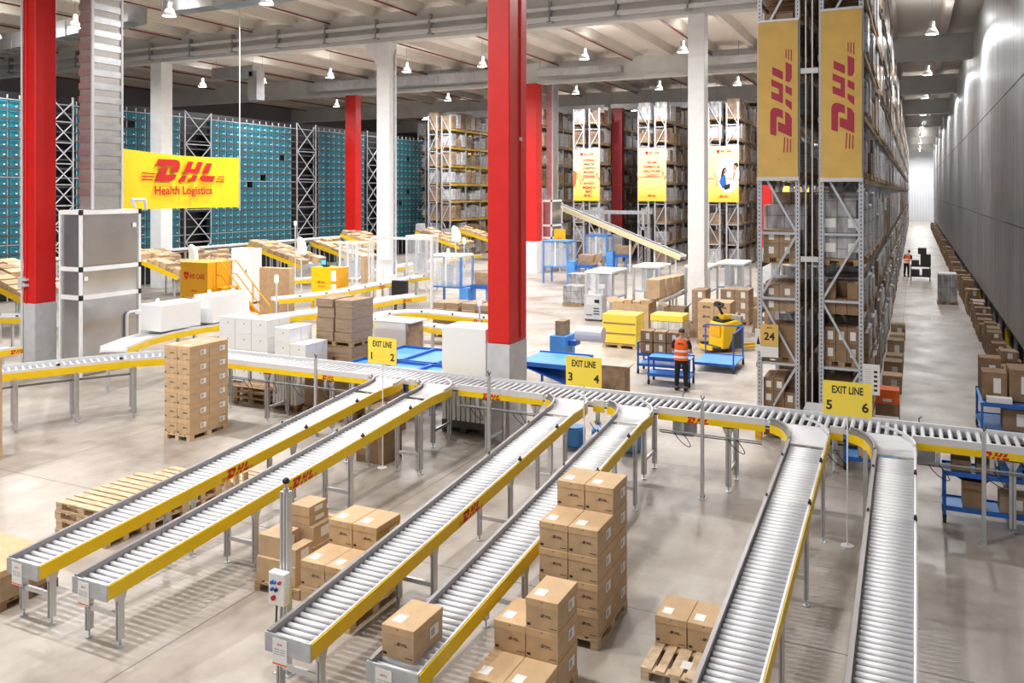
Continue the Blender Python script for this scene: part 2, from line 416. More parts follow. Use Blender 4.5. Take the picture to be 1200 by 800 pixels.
MB().box(.28,.06,6.9,.31,.16,6.98).box(.28,.06,10.4,.31,.16,10.48).build('pipe_clamp','rail_light',t)
column('white column near the right rack under the nearest girder', -8.81,-8.10,36.05,36.75,'white_paint',base_m='white_paint')
t = column('white column with a corbel head between the teal tote wall and the big red column', -24.87,-24.10,36.05,36.75,'white_paint',corbel=True,base_m='white_paint')
MB().tube([(.42,.1,1.5),(.42,.1,12.6),(.50,.1,13.0)],.045,8).build('downpipe','galv',t)
column('white column behind the yellow health banner at the tote wall', -41.0,-40.1,36.05,36.9,'white_paint',base=False)
column('red column standing against the teal tote wall', -40.75,-39.75,54.75,55.5,'red_paint')
column('red column seen just right of the big red column, white lower end', -24.9,-24.0,54.3,55.3,'red_paint',base_m='white_paint')
column('dark red column between the first and second banner racks', -22.55,-21.65,66.4,67.0,'red_dark',ztop=12.6)
column('red column seen through the open bay of the tall rack', -8.85,-8.12,54.75,55.4,'red_paint')
# ---- pendant lamps
def make_lamp():
    t = thing('pendant_lamp', '', 'lamp')
    MB().cyl((0,0,.62),(0,0,1.9),.007,6).build('rod','dark_grey',t)
    MB().lathe([(.08,.62),(.12,.6),(.12,.36),(.16,.34),(.17,.30)],n=14).build('housing','galv',t,smooth=True)
    MB().lathe([(.17,.30),(.30,.06),(.31,.0),(.29,.0),(.16,.28)],n=18).build('shade','white_plastic',t,smooth=True)
    MB().lathe([(.02,.02),(.28,.02),(.28,.05),(.02,.06)],n=18).build('lens','lens',t)
    return t
lamp0 = make_lamp(); first = True
LX = [-46.5,-40.9,-35.1,-29.1,-23.7,-17.1,-11.4,-5.6,.75]
LY = [-10.6,8.0,26.6,45.5,61.2,76.2,93,111,129,147,165,178]  # last row is added to brighten the back wall
for iy, ly in enumerate(LY):
    for ix, lx in enumerate(LX):
        if iy > 5 and lx < -38: continue
        if iy > 5 and lx < -3: continue
        if -4 < lx < -2 and ly > 19: continue
        if iy < 2 and (lx < -30 or lx > 0 or -30 < lx < -28): continue
        lab = 'pendant lamp, %s from the left in the %s row from the front' % (NTH[ix], NTH[iy])
        if lx > 0 and iy > 4: lab = 'pendant lamp over the right-hand aisle, %s from the front' % NTH[iy]
        if first: o = lamp0; first = False
        else: o = dup(lamp0)
        o.location = (lx, ly, 13.3); o['label'] = lab; o['group'] = 'pendant high-bay lamps'
        ld = bpy.data.lights.new('lamp_light','AREA'); ld.shape = 'DISK'; ld.size = .42; ld.energy = LAMP_W*(1.0 if ly < 62 else .9)
        if lx > 0: ld.energy *= (.45 if iy == 2 else .62 if iy < 7 else 1.2 if iy < 9 else 2.6)
        if iy == 1: ld.energy *= 1.05 if lx < -15 else .6 if lx < -8 else .28
        if iy == 0: ld.energy *= .75 if lx < -8 else .45  # unseen row added behind the camera to light the near front faces
        if iy in (2,3): ld.energy *= .88
        if iy == 4 and lx < 0: ld.energy *= .62
        ld.color = (1,.985,.96); ld.spread = math.radians(170)
        lo = bpy.data.objects.new('lamp_light', ld); COL.objects.link(lo); lo.parent = o; lo.location = (0,0,-.03)
        if iy < 6:
            l2 = bpy.data.lights.new('lamp_uplight','POINT'); l2.energy = LAMP_W*.07; l2.shadow_soft_size = .12; l2.color = (1,.97,.93)
            lo2 = bpy.data.objects.new('lamp_uplight', l2); COL.objects.link(lo2); lo2.parent = o; lo2.location = (.26,0,.62)
# ================================================================== TOTE WALL (automatic small-parts store)
TX = -42.0
towers = [(30.4,31.6),(39.5,41.7),(50.3,52.5),(59.3,60.9)]
TP, TH_ = .66, .50
tw = thing('tote_storage_rack', 'tall wall of steel shelving filled with teal totes along the left of the hall', 'storage rack', (TX, 24, 0))
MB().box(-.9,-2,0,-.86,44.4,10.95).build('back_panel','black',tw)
ncol = int(44.4/TP)
def in_tower(y): return any(a-.1 < y+TP/2 and y-TP/2 < b+.1 for a, b in towers)
for c in range(ncol+1):
    y_ = c*TP
    if any(a < 24+y_-.05 < b-.3 for a, b in towers): continue
    MB().box(-.02,y_-.025,0,.03,y_+.025,10.72).build('upright','galv',tw)
for r_ in range(19): MB().box(-.05,0,1.5+r_*TH_-.075,0.07,44.4,1.5+r_*TH_+.012).build('shelf_rail','dark_grey',tw)  # shelf rails made deep and dark; shadow gaps between tote rows in their colour
for z_ in (2.965, 6.465, 10.465): MB().box(.072,0,z_-.02,.088,44.4,z_+.02).build('tie_bar','galv',tw)
def tote_geo(mb, x, y, z, mi=0):
    # open-fronted stacking tote: tapered body, rim, grip and label
    a, b = .25, .272
    mb.add([(x,y-a,z),(x,y+a,z),(x-.45,y+a,z),(x-.45,y-a,z),(x+.02,y-b,z+.35),(x+.02,y+b,z+.35),(x-.48,y+b,z+.35),(x-.48,y-b,z+.35)],
           [(0,1,5,4),(1,2,6,5),(2,3,7,6),(3,0,4,7),(0,3,2,1)], mi)
    mb.box(x+.0,y-b-.01,z+.30,x+.04,y+b+.01,z+.37, mi)
    mb.box(x+.012,y-.09,z+.21,x+.03,y+.09,z+.25, mi+1)
    mb.box(x+.008,y+.08,z+.07,x+.014,y+.17,z+.13, mi+2)
tb = MB(); tote_geo(tb, 0,0,0); tote_me = tb.mesh('tote', ['teal','teal_dark','paper'])
cands = []
for c in range(ncol):
    yc = 24+(c+.5)*TP
    if in_tower(yc): continue
    for r_ in range(18):
        if R.random() < .022: continue
        cands.append((yc, 1.53+r_*TH_))
def pix(X, Y, Z):
    t = X*Fv[0]+Y*Fv[1]; return 600+FPX*(X*Rv[0]+Y*Rv[1])/t, HZY-FPX*(Z-CH)/t
vis, rest = [], []
for (yc, z_) in cands:
    u, v = pix(TX, yc, z_+.15)
    hid = u < -4 or 24 < u < 68 or 80 < u < 140 or (138 < u < 283 and 178 < v < 246) or v > 300 or (170 < u < 195)
    (rest if hid else vis).append((yc, z_))
vis.sort(); rest += vis[300:]; vis = vis[:300]
for (yc, z_) in vis:
    o = put('tote', tote_me, None, (TX+.05, yc, z_)); tag(o, 'teal plastic tote with a small white label on the tall tote wall', 'tote', 'teal totes in the tote wall')
tb = MB()
for (yc, z_) in rest: tote_geo(tb, TX+.05, yc, z_)
tag(tb.build('totes', ['teal','teal_dark','paper']), 'the remaining teal totes filling the far shelves of the tote wall', 'totes', None, 'stuff')
for k, (a, b) in enumerate(towers):
    t = thing('lattice_tower', '%s cross-braced steel lattice tower from the left in the teal tote wall' % NTH[k].capitalize(), 'tower', (TX+.135, (a+b)/2, 0), 0, 'lattice towers'); h = (b-a)/2
    for s_ in (-1,1): MB().box(-.04,s_*h-.04,0,.04,s_*h+.04,10.9).build('post','galv',t)
    z_ = .4; kk = 0; st = 2*h*.95
    while z_+st < 11:
        m_ = MB(); m_.bar((.05,-h,z_),(.05,h,z_+st),.05,.05); m_.bar((.05,h,z_),(.05,-h,z_+st),.05,.05); m_.build('cross_brace','rack_blue',t)
        MB().bar((.05,-h,z_),(.05,h,z_),.06,.06).build('strut','galv',t); z_ += st
# ================================================================== PALLET RACKS
def pallet_geo(mb, x0,y0,z0, x1,y1, along='y', mi=0, h=.144):
    """wooden pallet: top boards, stringers, blocks, bottom boards; boards run along the named axis"""
    def bx(a0,b0,c0,a1,b1,c1):
        if along == 'y': mb.box(x0+b0,y0+a0,z0+c0,x0+b1,y0+a1,z0+c1,mi)
        else: mb.box(x0+a0,y0+b0,z0+c0,x0+a1,y0+b1,z0+c1,mi)
    L_, W_ = (y1-y0, x1-x0) if along == 'y' else (x1-x0, y1-y0); k = h/.144
    for i in range(5):
        c = W_*(.06+.22*i); hw = .07 if i % 2 == 0 else .052; bx(0,max(0,c-hw),.122*k,L_,min(W_,c+hw),.144*k)
    for a in (0, L_/2-.07, L_-.14): bx(a,0,.10*k,a+.14,W_,.122*k)
    for a in (0, L_/2-.07, L_-.14):
        for b in (0, W_/2-.05, W_-.1): bx(a,b,.022*k,a+.14,b+.1,.10*k)
    for b in (0, W_/2-.05, W_-.1): bx(0,b,0,L_,b+.1,.022*k)
pm_ = MB(); pallet_geo(pm_, -.4,-.5,0,.4,.5,'x'); 
def simple_pallet(mb, x0,y0,z0,x1,y1,mi): 
    mb.box(x0,y0,z0+.10,x1,y1,z0+.14,mi)
    for y in (y0, (y0+y1)/2-.05, y1-.1): mb.box(x0,y,z0,x1,y+.1,z0+.10,mi)
LOADMATS = ['wrap_white','wrap_grey','wrap_brown','wrap_dark']
LOADS = []      # (area, X centre, Y centre, z, width along Y, depth, height, material, rack label)
def nth(n): return NTH[n-1] if n <= 12 else '%dth' % n if n % 10 not in (1,2,3) else '%d%s' % (n, ('st','nd','rd')[n % 10-1])
def rack(label, x0, x1, y0, y1, ztop, levels, group, nframe=14, bay=2.8, beam='beam_brown', loads=True, up='rack_blue', loadend=None, skip=None, mw=(3,3,3,1), guard=False, short=''):
    t = thing('pallet_rack', label, 'rack', ((x0+x1)/2, y0, 0), 0, group); hx = (x1-x0)/2
    n = int((y1-y0)/bay)+1; ru, rb = MB(), MB()
    for k in range(n):
        yy = k*bay; near = k < nframe
        for s_ in (-1,1):
            m_ = MB() if near else ru
            m_.box(s_*hx-(.10 if s_>0 else 0),yy-.05,0,s_*hx+(0 if s_>0 else .10),yy+.05,ztop)
            if near:
                if k == 0:
                    for q in range(int(ztop/.09)): m_.box(s_*hx-.05*s_-.012,yy-.053,.1+q*.09,s_*hx-.05*s_+.012,yy-.049,.14+q*.09,1)
                m_.build('upright',[up,'dark_grey'],t)
        b_ = MB() if near else rb; z_ = .25; s_ = 1
        while z_ < ztop-.5:
            st = 1.35 if k else 1.5
            b_.bar((-hx+.05,yy,z_),(hx-.05,yy,z_),.045,.055); b_.bar((-s_*(hx-.06),yy,z_),(s_*(hx-.06),yy,min(ztop,z_+st)),.05,.05); z_ += st; s_ = -s_
        if near: b_.build('bracing',up,t)
    if n > nframe:
        ru.build('uprights',up,t)['kind'] = 'stuff'; rb.build('far_bracing',up,t)['kind'] = 'stuff'
    for z_ in levels[1:]:
        for s_ in (-1,1): MB().box(s_*hx-.03,0,z_-.13,s_*hx+.03,(n-1)*bay,z_-.01).build('beam',beam,t)
    if guard: MB().box(-hx-.04,-.1,0,-hx+.104,.06,.62).build('upright_guard','yellow_dark',t)
    if not loads: return t
    lev = list(levels)+[ztop+.6]; k = 0; yend = loadend or y1-.5
    pitch = (bay-.16)/3; xc = (x0+x1)/2
    while y0+k*bay+.1 < yend:
        for j in range(3):
            yc = y0+k*bay+.08+pitch*(j+.5)
            for li, z_ in enumerate(levels):
                if skip and skip(yc, z_): continue
                if R.random() < .05: continue
                hmax = min(1.75, lev[li+1]-z_-.35); h = hmax*R.choice((.62,.8,.9,1,1))
                mi = R.choices((0,1,2,3), mw)[0]
                X_ = x1-.5+R.uniform(.02,.09); wy = pitch*R.uniform(.86,.95)
                ua, va = pix(x1, yc-wy/2, z_+h); ub, vb = pix(x1, yc+wy/2, z_)
                if vb < -5 or ua > 1210 or ub < -10: ar = 0
                else: ar = abs(ub-ua)*abs(vb-va) + (900 if (k == 0 and j == 0) else 0)
                LOADS.append((ar, X_, yc, z_, wy, .98, h, mi, '%s from near end, %s level, %s' % (nth(k*3+j+1), ORD[li], short)))
        k += 1
    return t
LV = [.05,1.75,3.3,4.9,6.4,8.0,9.6,11.2]
LE = [.05,1.76,2.95,4.05,6.0,7.4,8.8,10.2,11.6]
front_skip = lambda yc, z: yc < 21.3
rack('tall blue-grey pallet rack carrying the left long yellow logo banner', -3.30,-2.36, 20.2, 32, 13.0, LE, 'front racks', 5, skip=front_skip, guard=True, short='left bannered front rack')
rack('tall blue-grey pallet rack along the right aisle, with the right long yellow logo banner', -1.95,-1.02, 20.2, 165, 13.0, LE, 'front racks', 18, skip=front_skip, mw=(5,3,2,1), short='rack along right aisle')
SH = iter(['slogan banner rack','healthcare banner rack','picture banner rack','rack behind front rack','rack behind air ducts','yellow-beamed rack','yellow rack past totes'])
for lab, x0, ys, bm_, ye in [('pallet rack behind the keeping-health-logistics banner', -25.0, 64, 'beam_brown', 120), ('pallet rack behind the experts-in-healthcare banner', -19.6, 64, 'beam_brown', 120),
                         ('pallet rack behind the picture banner', -14.1, 64, 'beam_brown', 120), ('pallet rack end seen through the bays of the tall front rack', -8.7, 64, 'beam_brown', 112),
                         ('pallet rack left of the banner racks, behind the air ducts', -30.4, 64, 'beam_brown', 120), ('pallet rack with yellow beams between the tote wall and the big red column', -38.7, 64, 'rack_yellow', 120),
                         ('pallet rack with yellow beams at the far end of the tote wall', -44.1, 71, 'rack_yellow', 125)]:
    rack(lab+', left half', x0, x0+.94, ys, ys+9, 12.4, LV, None, 3, beam=bm_, short='left '+(sh := next(SH)))
    rack(lab+', right half', x0+1.34, x0+2.28, ys, ye, 12.4, LV, None, 10, beam=bm_, mw=(3,3,4,2), short='right '+sh)
LOADS.sort(key=lambda a: -a[0])
LP = {}
def load_proto(mi, h, wy):
    key = (mi, round(h/.15), round(wy, 1))
    if key not in LP:
        hh = round(h/.15)*.15; ww = round(wy, 1)
        c = MB().box(-.48,-ww/2+.01,.14,.48,ww/2-.01,.14+hh-.14)
        p_ = MB(); simple_pallet(p_, -.5,-ww/2,0,.5,ww/2,0)
        LP[key] = (c.mesh('wrapped_cartons',[LOADMATS[mi]],bevel=.03), p_.mesh('pallet',['wood_old']))
    return LP[key]
for (ar, X_, yc, z_, wy, dp, h, mi, lab) in LOADS[:292]:
    c, p_ = load_proto(mi, h, wy)
    kind = ('white wrapped', 'grey wrapped', 'brown', 'dark brown')[mi]
    t = thing('pallet_load', '%s carton load, %s' % (kind, lab), 'pallet load', (X_, yc, z_), 0, 'pallet loads in the racks')
    put('wrapped_cartons', c, t); put('pallet', p_, t)
st = MB(); sp_ = MB()
for (ar, X_, yc, z_, wy, dp, h, mi, lab) in LOADS[292:]:
    st.box(X_-.49,yc-wy/2,z_+.14,X_+.49,yc+wy/2,z_+h, mi); st.box(X_-.5,yc-wy/2,z_,X_+.5,yc+wy/2,z_+.13, 4)
tag(st.build('pallet_loads', LOADMATS+['wood_old']), 'the many further pallet loads receding along the racks', 'pallet loads', None, 'stuff')
# ================================================================== EXIT LANES (gravity roller conveyors)
def zl(y): return .80+.0835*(y-7.2) if y < 14.95 else .80+.0835*7.75
Y0, Y1, ZT = 7.25, 14.95, .80+.0835*7.75      # lane end, start of the curve, top height at the main line
MY0, MY1 = 16.22, 17.10                       # main line front and back
LANES = [(-10.86,-10.26),(-9.58,-8.98),(-6.45,-5.85),(-5.10,-4.50),(-1.95,-1.33),(-.60,.02)]
LTXT = ['leftmost of six','second of six from the left','third of six from the left, beside the control post','fourth of six from the left, carton on its end','fifth of six from the left','rightmost of six']
def leg_geo(y, x0, x1, ztop, t):
    for x_ in (x0+.03, x1-.03):
        l_ = MB(); l_.box(x_-.028,y-.045,.10,x_+.028,y+.045,ztop); l_.box(x_-.010,y-.052,.1,x_+.010,y-.045,ztop,1); l_.prism([(x_-.03,y-.09,ztop),(x_-.03,y+.09,ztop),(x_-.03,y+.045,ztop-.12),(x_-.03,y-.045,ztop-.12)],(.06,0,0))
        lo = l_.build('leg',['alu','alu_dark'],t)
        MB().cyl((x_,y,.012),(x_,y,.12),.012,8).lathe([(.05,0),(.05,.012),(.02,.02)],(x_,y,0),10).build('levelling_foot','galv',lo)
    MB().box(x0+.06,y-.02,.36,x1-.06,y+.02,.42).build('cross_bar','alu',t)
def make_lane(i, xl, xr):
    W = xr-xl; X = lambda x: x-xl
    t = thing('roller_conveyor', 'sloping exit roller conveyor, %s' % LTXT[i], 'conveyor', (xl, 0, 0), 0, 'exit lanes')
    def rail(x0, x1, dz0, dz1, m, nm):
        b_ = MB().add([(x0,Y0,zl(Y0)+dz0),(x1,Y0,zl(Y0)+dz0),(x1,Y1,ZT+dz0),(x0,Y1,ZT+dz0),(x0,Y0,zl(Y0)+dz1),(x1,Y0,zl(Y0)+dz1),(x1,Y1,ZT+dz1),(x0,Y1,ZT+dz1)],
              [(0,3,2,1),(4,5,6,7),(0,1,5,4),(1,2,6,5),(2,3,7,6),(3,0,4,7)])
        return b_.build(nm, m, t)
    rail(0,.045,-.13,.075,'rail_grey','side_rail'); rail(W-.03,W-.005,-.13,.045,'rail_light','side_rail')
    rail(W-.005,W+.012,-.145,.035,'yellow' if i < 5 else 'rail_grey','side_band'); rail(-.014,0,-.145,.02,'yellow' if i < 4 else 'rail_grey','side_band')
    ep = MB().box(-.014,Y0-.02,zl(Y0)-.15,W+.012,Y0,zl(Y0)+.055).build('end_plate','galv',t)
    s_ = MB(); px = .10; zt_ = zl(Y0)-.0; s_.box(px,Y0-.026,zt_-.27,px+.20,Y0-.021,zt_+.02)
    dhl(s_, (px+.10,Y0-.027,zt_-.04),X3,Z3,.10,1)
    for q in range(6): s_.box(px+.02+(q%2)*.085,Y0-.0275,zt_-.10-.025*(q//2),px+.095+(q%2)*.08,Y0-.0265,zt_-.09-.025*(q//2),2)
    s_.box(px,Y0-.0275,zt_-.262,px+.2,Y0-.0265,zt_-.245,3)
    so = s_.build('notice_sheet',['paper','dhl_red','grey_print','orange'],ep); so['label'] = 'white notice sheet hung on the end plate'
    n = int((Y1-Y0-.1)/.105)
    rm = MB().cyl((.05,0,0),(W-.035,0,0),.033,12).mesh('roller',['roller'],smooth=True)
    rm2 = MB().cyl((.05,0,0),(W-.035,0,0),.033,12).mesh('roller',['roller_white'],smooth=True)
    for k in range(n):
        y_ = Y0+.09+k*.105; put('roller', rm2 if n-22 < k < n-6 else rm, t, (0,y_,zl(y_)-.026))
    for y_ in (7.45,9.86,12.25,14.6): leg_geo(y_, -.01, W+.01, zl(y_)-.13, t)
    for y_ in (12.6,14.2):
        for x_ in (.02, W-.012): MB().box(x_-.022,y_-.03,zl(y_)+.03,x_+.022,y_+.03,zl(y_)+.075).cyl((x_,y_,zl(y_)+.08),(x_,y_,zl(y_)+.105),.015,8).build('photo_sensor','black',t)
    # curved entry from the main line: centre at (-.9, Y1), inner radius .9
    cx, ri = -.55, .55; ro = ri+W; ya_, yb_, ST = (MY0-.02-Y1)/ri, 1.20/ro, .55     # elliptical: inner corner guard, wide outer guard
    c_ = Vector((cx, Y1, ZT-.02))
    for k in range(1, 22):
        a = math.radians(k*4.0); ca, sa = math.cos(a), math.sin(a)
        p0 = Vector(((ri+.03)*ca, (ri+.03)*sa*ya_, 0)); so_ = k/21*(ST+1.15); ao_ = max(0,(so_-ST)/1.2); p1 = Vector(((ro-.03)*math.cos(ao_), min(so_,ST)+(ro-.03)*math.sin(ao_)*yb_, 0)); ymax = MY0-.04-Y1
        if p1.y > ymax:
            if p0.y >= ymax-.03: break
            p1 = p0.lerp(p1, (ymax-p0.y)/(p1.y-p0.y))
        if (p1-p0).length < .1: break
        MB().cyl(c_+p0, c_+p1, .018, 8, 0, .026).build('curve_roller','roller',t)
    def arc(r0, r1, z0, z1, a0, a1, m, nm, n=9, ky=1., cy=0.):
        v_ = []
        for q in range(n+1):
            a = math.radians(a0+(a1-a0)*q/n)
            for r_, z_ in ((r0,z0),(r1,z0),(r1,z1),(r0,z1)): v_.append((cx+r_*math.cos(a), Y1+cy+r_*math.sin(a)*ky, z_))
        f_ = [(0,1,2,3),tuple(4*n+q for q in (3,2,1,0))]
        for q in range(n):
            for e in range(4): f_.append((4*q+e, 4*q+(e+1)%4, 4*q+4+(e+1)%4, 4*q+4+e))
        return MB().add(v_, f_).build(nm, m, t)
    arc(ri-.03,ri,ZT-.13,ZT+.02,0,80,'rail_grey','curve_rail',9,ya_); arc(ri-.045,ri-.03,ZT-.18,ZT-.04,0,80,'yellow','curve_band',9,ya_)
    arc(ri-.01,ri+.02,ZT+.03,ZT+.07,4,78,'alu_dark','guide_strip',9,ya_)
    ao = math.degrees(math.asin((MY0+.30-Y1-ST)/(ro*yb_)))
    MB().box(W-.03,Y1,ZT-.13,W-.005,Y1+ST,ZT+.045).build('side_rail','rail_light',t); MB().box(W-.005,Y1,ZT-.145,W+.012,Y1+ST,ZT+.035).build('side_band','yellow' if i < 5 else 'rail_grey',t)
    arc(ro-.025,ro,ZT+.042,ZT+.085,0,ao,'rail_light','curve_rail',9,yb_,ST); aq = math.degrees(math.asin((MY0-.02-Y1-ST)/(ro*yb_)))
    arc(ro-.025,ro,ZT-.13,ZT+.042,0,aq-2,'rail_light','curve_rail',9,yb_,ST); arc(ro,ro+.012,ZT-.145,ZT+.0,0,aq*.9,'yellow' if i < 5 else 'rail_grey','curve_band',9,yb_,ST)
    l_ = MB().box(-.2,15.62,.1,-.13,15.72,ZT-.16); lo = l_.build('leg','alu',t); MB().lathe([(.05,0),(.05,.012),(.015,.1)],(-.165,15.67,0),10).build('levelling_foot','galv',lo)
    # company mark on the yellow band
    ym = {0:(278,545), 1:(354,556), 2:(551,594)}.get(i)
    if ym:
        u, v = ym; a = (u-600)/FPX; k_ = xr/((a*Rv[0]+Fv[0])); y_ = k_*(Fv[1]+a*Rv[1])
        m_ = MB(); sl = Vector((0,1,.0835)); dhl(m_, (W+.0145,y_,zl(y_)-.055), sl, Z3, .72); m_.build('printed_mark','dhl_red',t)
    return t
for i, (a, b) in enumerate(LANES): make_lane(i, a, b)
# ================================================================== MAIN LINE
XM0, XM1 = -16.9, 4.0
t = thing('roller_conveyor', 'long main roller conveyor across the hall feeding the six exit lanes', 'conveyor', (0, MY0, 0))
D = MY1-MY0; zt = ZT
rm = MB().cyl((0,.05,0),(0,D-.05,0),.038,12).mesh('roller',['roller']); rs = MB(); k = 0; x = XM1-.1
while x > XM0+.1:
    if x > 2.2 or k >= 98: rs.cyl((x,.05,zt-.03),(x,D-.05,zt-.03),.03,8)
    else: put('roller', rm, t, (x,0,zt-.03)); k += 1
    x -= .145
rs.build('end_rollers','roller',t)['kind'] = 'stuff'
MB().box(XM0,D-.05,zt-.16,XM1,D,zt+.06).build('back_rail','rail_light',t)
MB().box(XM0,D,zt-.14,XM1,D+.014,zt+.02).build('back_band','yellow',t)
MB().box(XM0,0,zt-.09,XM1,.035,zt-.012).build('front_rail','rail_light',t)
MB().box(XM0,.06,zt-.14,XM1,D-.06,zt-.125).build('gap_shade_sheet','black',t)['label'] = 'added black sheet standing in for the shade between the rollers'  # black sheet added so the gaps between rollers look shaded
gaps = [(a-.56, b-.05) for a, b in LANES]; xs = XM0; segs = []
for a, b in gaps:
    if a > xs: segs.append((xs, a))
    xs = b
segs.append((xs, XM1))
for a, b in segs:
    MB().box(a,-.016,zt-.205,b,0,zt-.085).build('front_band','yellow',t)
    MB().box(a,-.012,zt-.085,b,.045,zt+.035).build('front_guard','rail_light',t)
    MB().tube([(a+.05,-.09,zt-.38),(b-.05,-.09,zt-.38)],.016,6).tube([(a+.05,-.05,zt-.43),(b-.05,-.05,zt-.43)],.014,6).build('cable_conduit','mid_grey',t)
    n = max(1, int((b-a)/.7))
    for q in range(n):
        xx = a+(q+.5)*(b-a)/n
        c_ = MB(); pts = [(xx+.16*math.sin(s*.55), -.11+.02*math.cos(s), zt-.40-.24*math.sin(s*math.pi/8)) for s in range(9)]
        c_.tube(pts,.008,5); c_.build('cable_loop','black',t)
        MB().box(xx-.05,-.06,zt-.45,xx+.02,.0,zt-.2).build('bracket','galv',t)
for xx in (1.47,-3.2,-4.86,-7.2,-9.72,-8.35,-12.5,-14.48,-16.4,3.6):
    for yy in (.06, D-.06):
        l_ = MB().box(xx-.05,yy-.03,.1,xx+.05,yy+.03,zt-.235); l_.box(xx-.012,yy-.036,.1,xx+.012,yy-.03,zt-.235,1)
        if yy < .1: l_.prism([(xx-.11,yy-.035,zt-.235),(xx+.11,yy-.035,zt-.235),(xx+.05,yy-.035,zt-.36),(xx-.05,yy-.035,zt-.36)],(0,.07,0))
        lo = l_.build('leg',['alu','alu_dark'],t); MB().lathe([(.055,0),(.055,.012),(.014,.02),(.014,.12)],(xx,yy,0),10).build('levelling_foot','galv',lo)
    if xx != 1.47: MB().box(xx-.02,.09,.33,xx+.02,D-.09,.39).build('cross_bar','alu',t)
def x_at(u, Y):
    a = (u-600)/FPX; return Y*(a*Rv[0]+Fv[0])/(Fv[1]+a*Rv[1])
for u, wd in ((385,.34),(576,.42),(818,.42),(1166,.42)):
    m_ = MB(); dhl(m_, (x_at(u,MY0),-.019,zt-.145), X3, Z3, wd, 0, False); m_.build('printed_mark','dhl_red',t)
m_ = MB(); m_.box(-4.3,.15,.93,-3.9,.5,1.3); mo = m_.build('drive_box','galv',t)
m_ = MB(); m_.box(.02,.1,.95,.32,.45,1.3); m_.build('drive_box','galv',t)
for u, in ((720,),(800,),(905,),(1077,)):
    xx = x_at(u, MY1)
    MB().tube([(xx,D+.02,zt-.02),(xx,D+.02,zt+.13),(xx+.05,D+.02,zt+.16)],.01,6).build('reflector_bracket','dark_grey',t)
for u in (370, 573, 823, 1153):
    g = Vector((x_at(573,15.93),15.93,0)) if u == 573 else G(u, {370:511,573:527,823:584,1153:637}[u], 0)
    p = thing('sensor_post', {370:'tall thin steel post before the main conveyor, beside exit sign one and two', 573:'tall thin steel post in front of the main conveyor below the big red column',
        823:'tall steel post with forked top between lanes four and five', 1153:'tall thin steel post at the main conveyor by the blue trolley'}[u], 'post', g, 0, 'posts along the main conveyor')
    MB().box(-.03,-.03,.01,.03,.03,1.82).build('pole','alu',p); MB().box(-.08,-.06,0,.08,.06,.012).box(-.04,-.04,.012,.04,.04,.07).build('foot_plate','galv',p)
    MB().tube([(0,0,1.82),(-.03,0,1.92)],.012,6).tube([(0,0,1.82),(.04,0,1.9)],.012,6).build('fork','dark_grey',p)
# ---- EXIT LINE signs
for n_, (xx, a, b, w_, z0, z1, cu) in enumerate([(-9.96,'1','2',.70,2.14,2.69,447.5),(-5.47,'3','4',.70,2.12,2.67,683),(-.96,'5','6',.74,2.09,2.64,995)]):
    yy = 14.62; xx = x_at((448,684,993)[n_], yy)
    s_ = thing('exit_sign', 'yellow exit line sign on a thin pole, numbers %s and %s' % (a, b), 'sign', (xx,yy,0), 0, 'exit line signs')
    MB().cyl((0,.015,.0),(0,.015,z1-.05),.012,8).build('pole','white_plastic',s_)
    MB().lathe([(.10,0),(.10,.012),(.02,.02)],n=18).build('foot_plate','white_plastic',s_)
    MB().box(-w_/2,-.006,z0,w_/2,.004,z1).build('panel','sign_yellow',s_)
    m_ = MB(); text(m_,'EXIT LINE',(-.0,-.008,z1-.19),X3,Z3,.115,0,.47)
    text(m_,a,(-w_*.37,-.008,z0+.09),X3,Z3,.145,0,None); text(m_,b,(w_*.36,-.008,z0+.09),X3,Z3,.145,0,None); m_.build('lettering','ink',s_)
# ---- control post by lane three
p = thing('control_post', 'aluminium control post with a white switch box and black ball top beside the third lane', 'post', (-6.74,7.9,0))
MB().box(-.055,-.045,.01,.055,.045,2.15).box(-.03,-.05,.01,-.018,-.045,2.15,1).box(.018,-.05,.01,.03,-.045,2.15,1).build('profile',['alu','alu_dark'],p)
MB().box(-.12,-.09,0,.12,.09,.012).build('foot_plate','galv',p)
MB().cyl((0,0,2.15),(0,0,2.24),.016,8).cyl((0,0,2.15),(0,0,2.18),.035,10).build('stem','galv',p)
MB().lathe([(.01,2.235),(.04,2.25),(.045,2.275),(.03,2.30),(.01,2.31)],n=12).build('ball_cap','black',p,smooth=True)
b_ = MB().box(-.13,-.16,.86,.11,-.052,1.24).build('switch_box','white_plastic',p,bevel=.01)
for (x_, z_, m, r_) in ((-.06,1.13,'blue',.022),(-.02,1.13,'blue',.015),(.05,1.14,'dhl_pink',.018),(-.06,1.05,'blue',.02),(.0,1.05,'black',.02),(-.04,.95,'dhl_red',.028)):
    MB().cyl((x_,-.19,z_),(x_,-.158,z_),r_,10).build('push_button',m,b_)
MB().tube([(-.05,-.1,.86),(-.08,-.08,.6),(-.03,-.06,.4)],.012,6).build('cable','dark_grey',p)
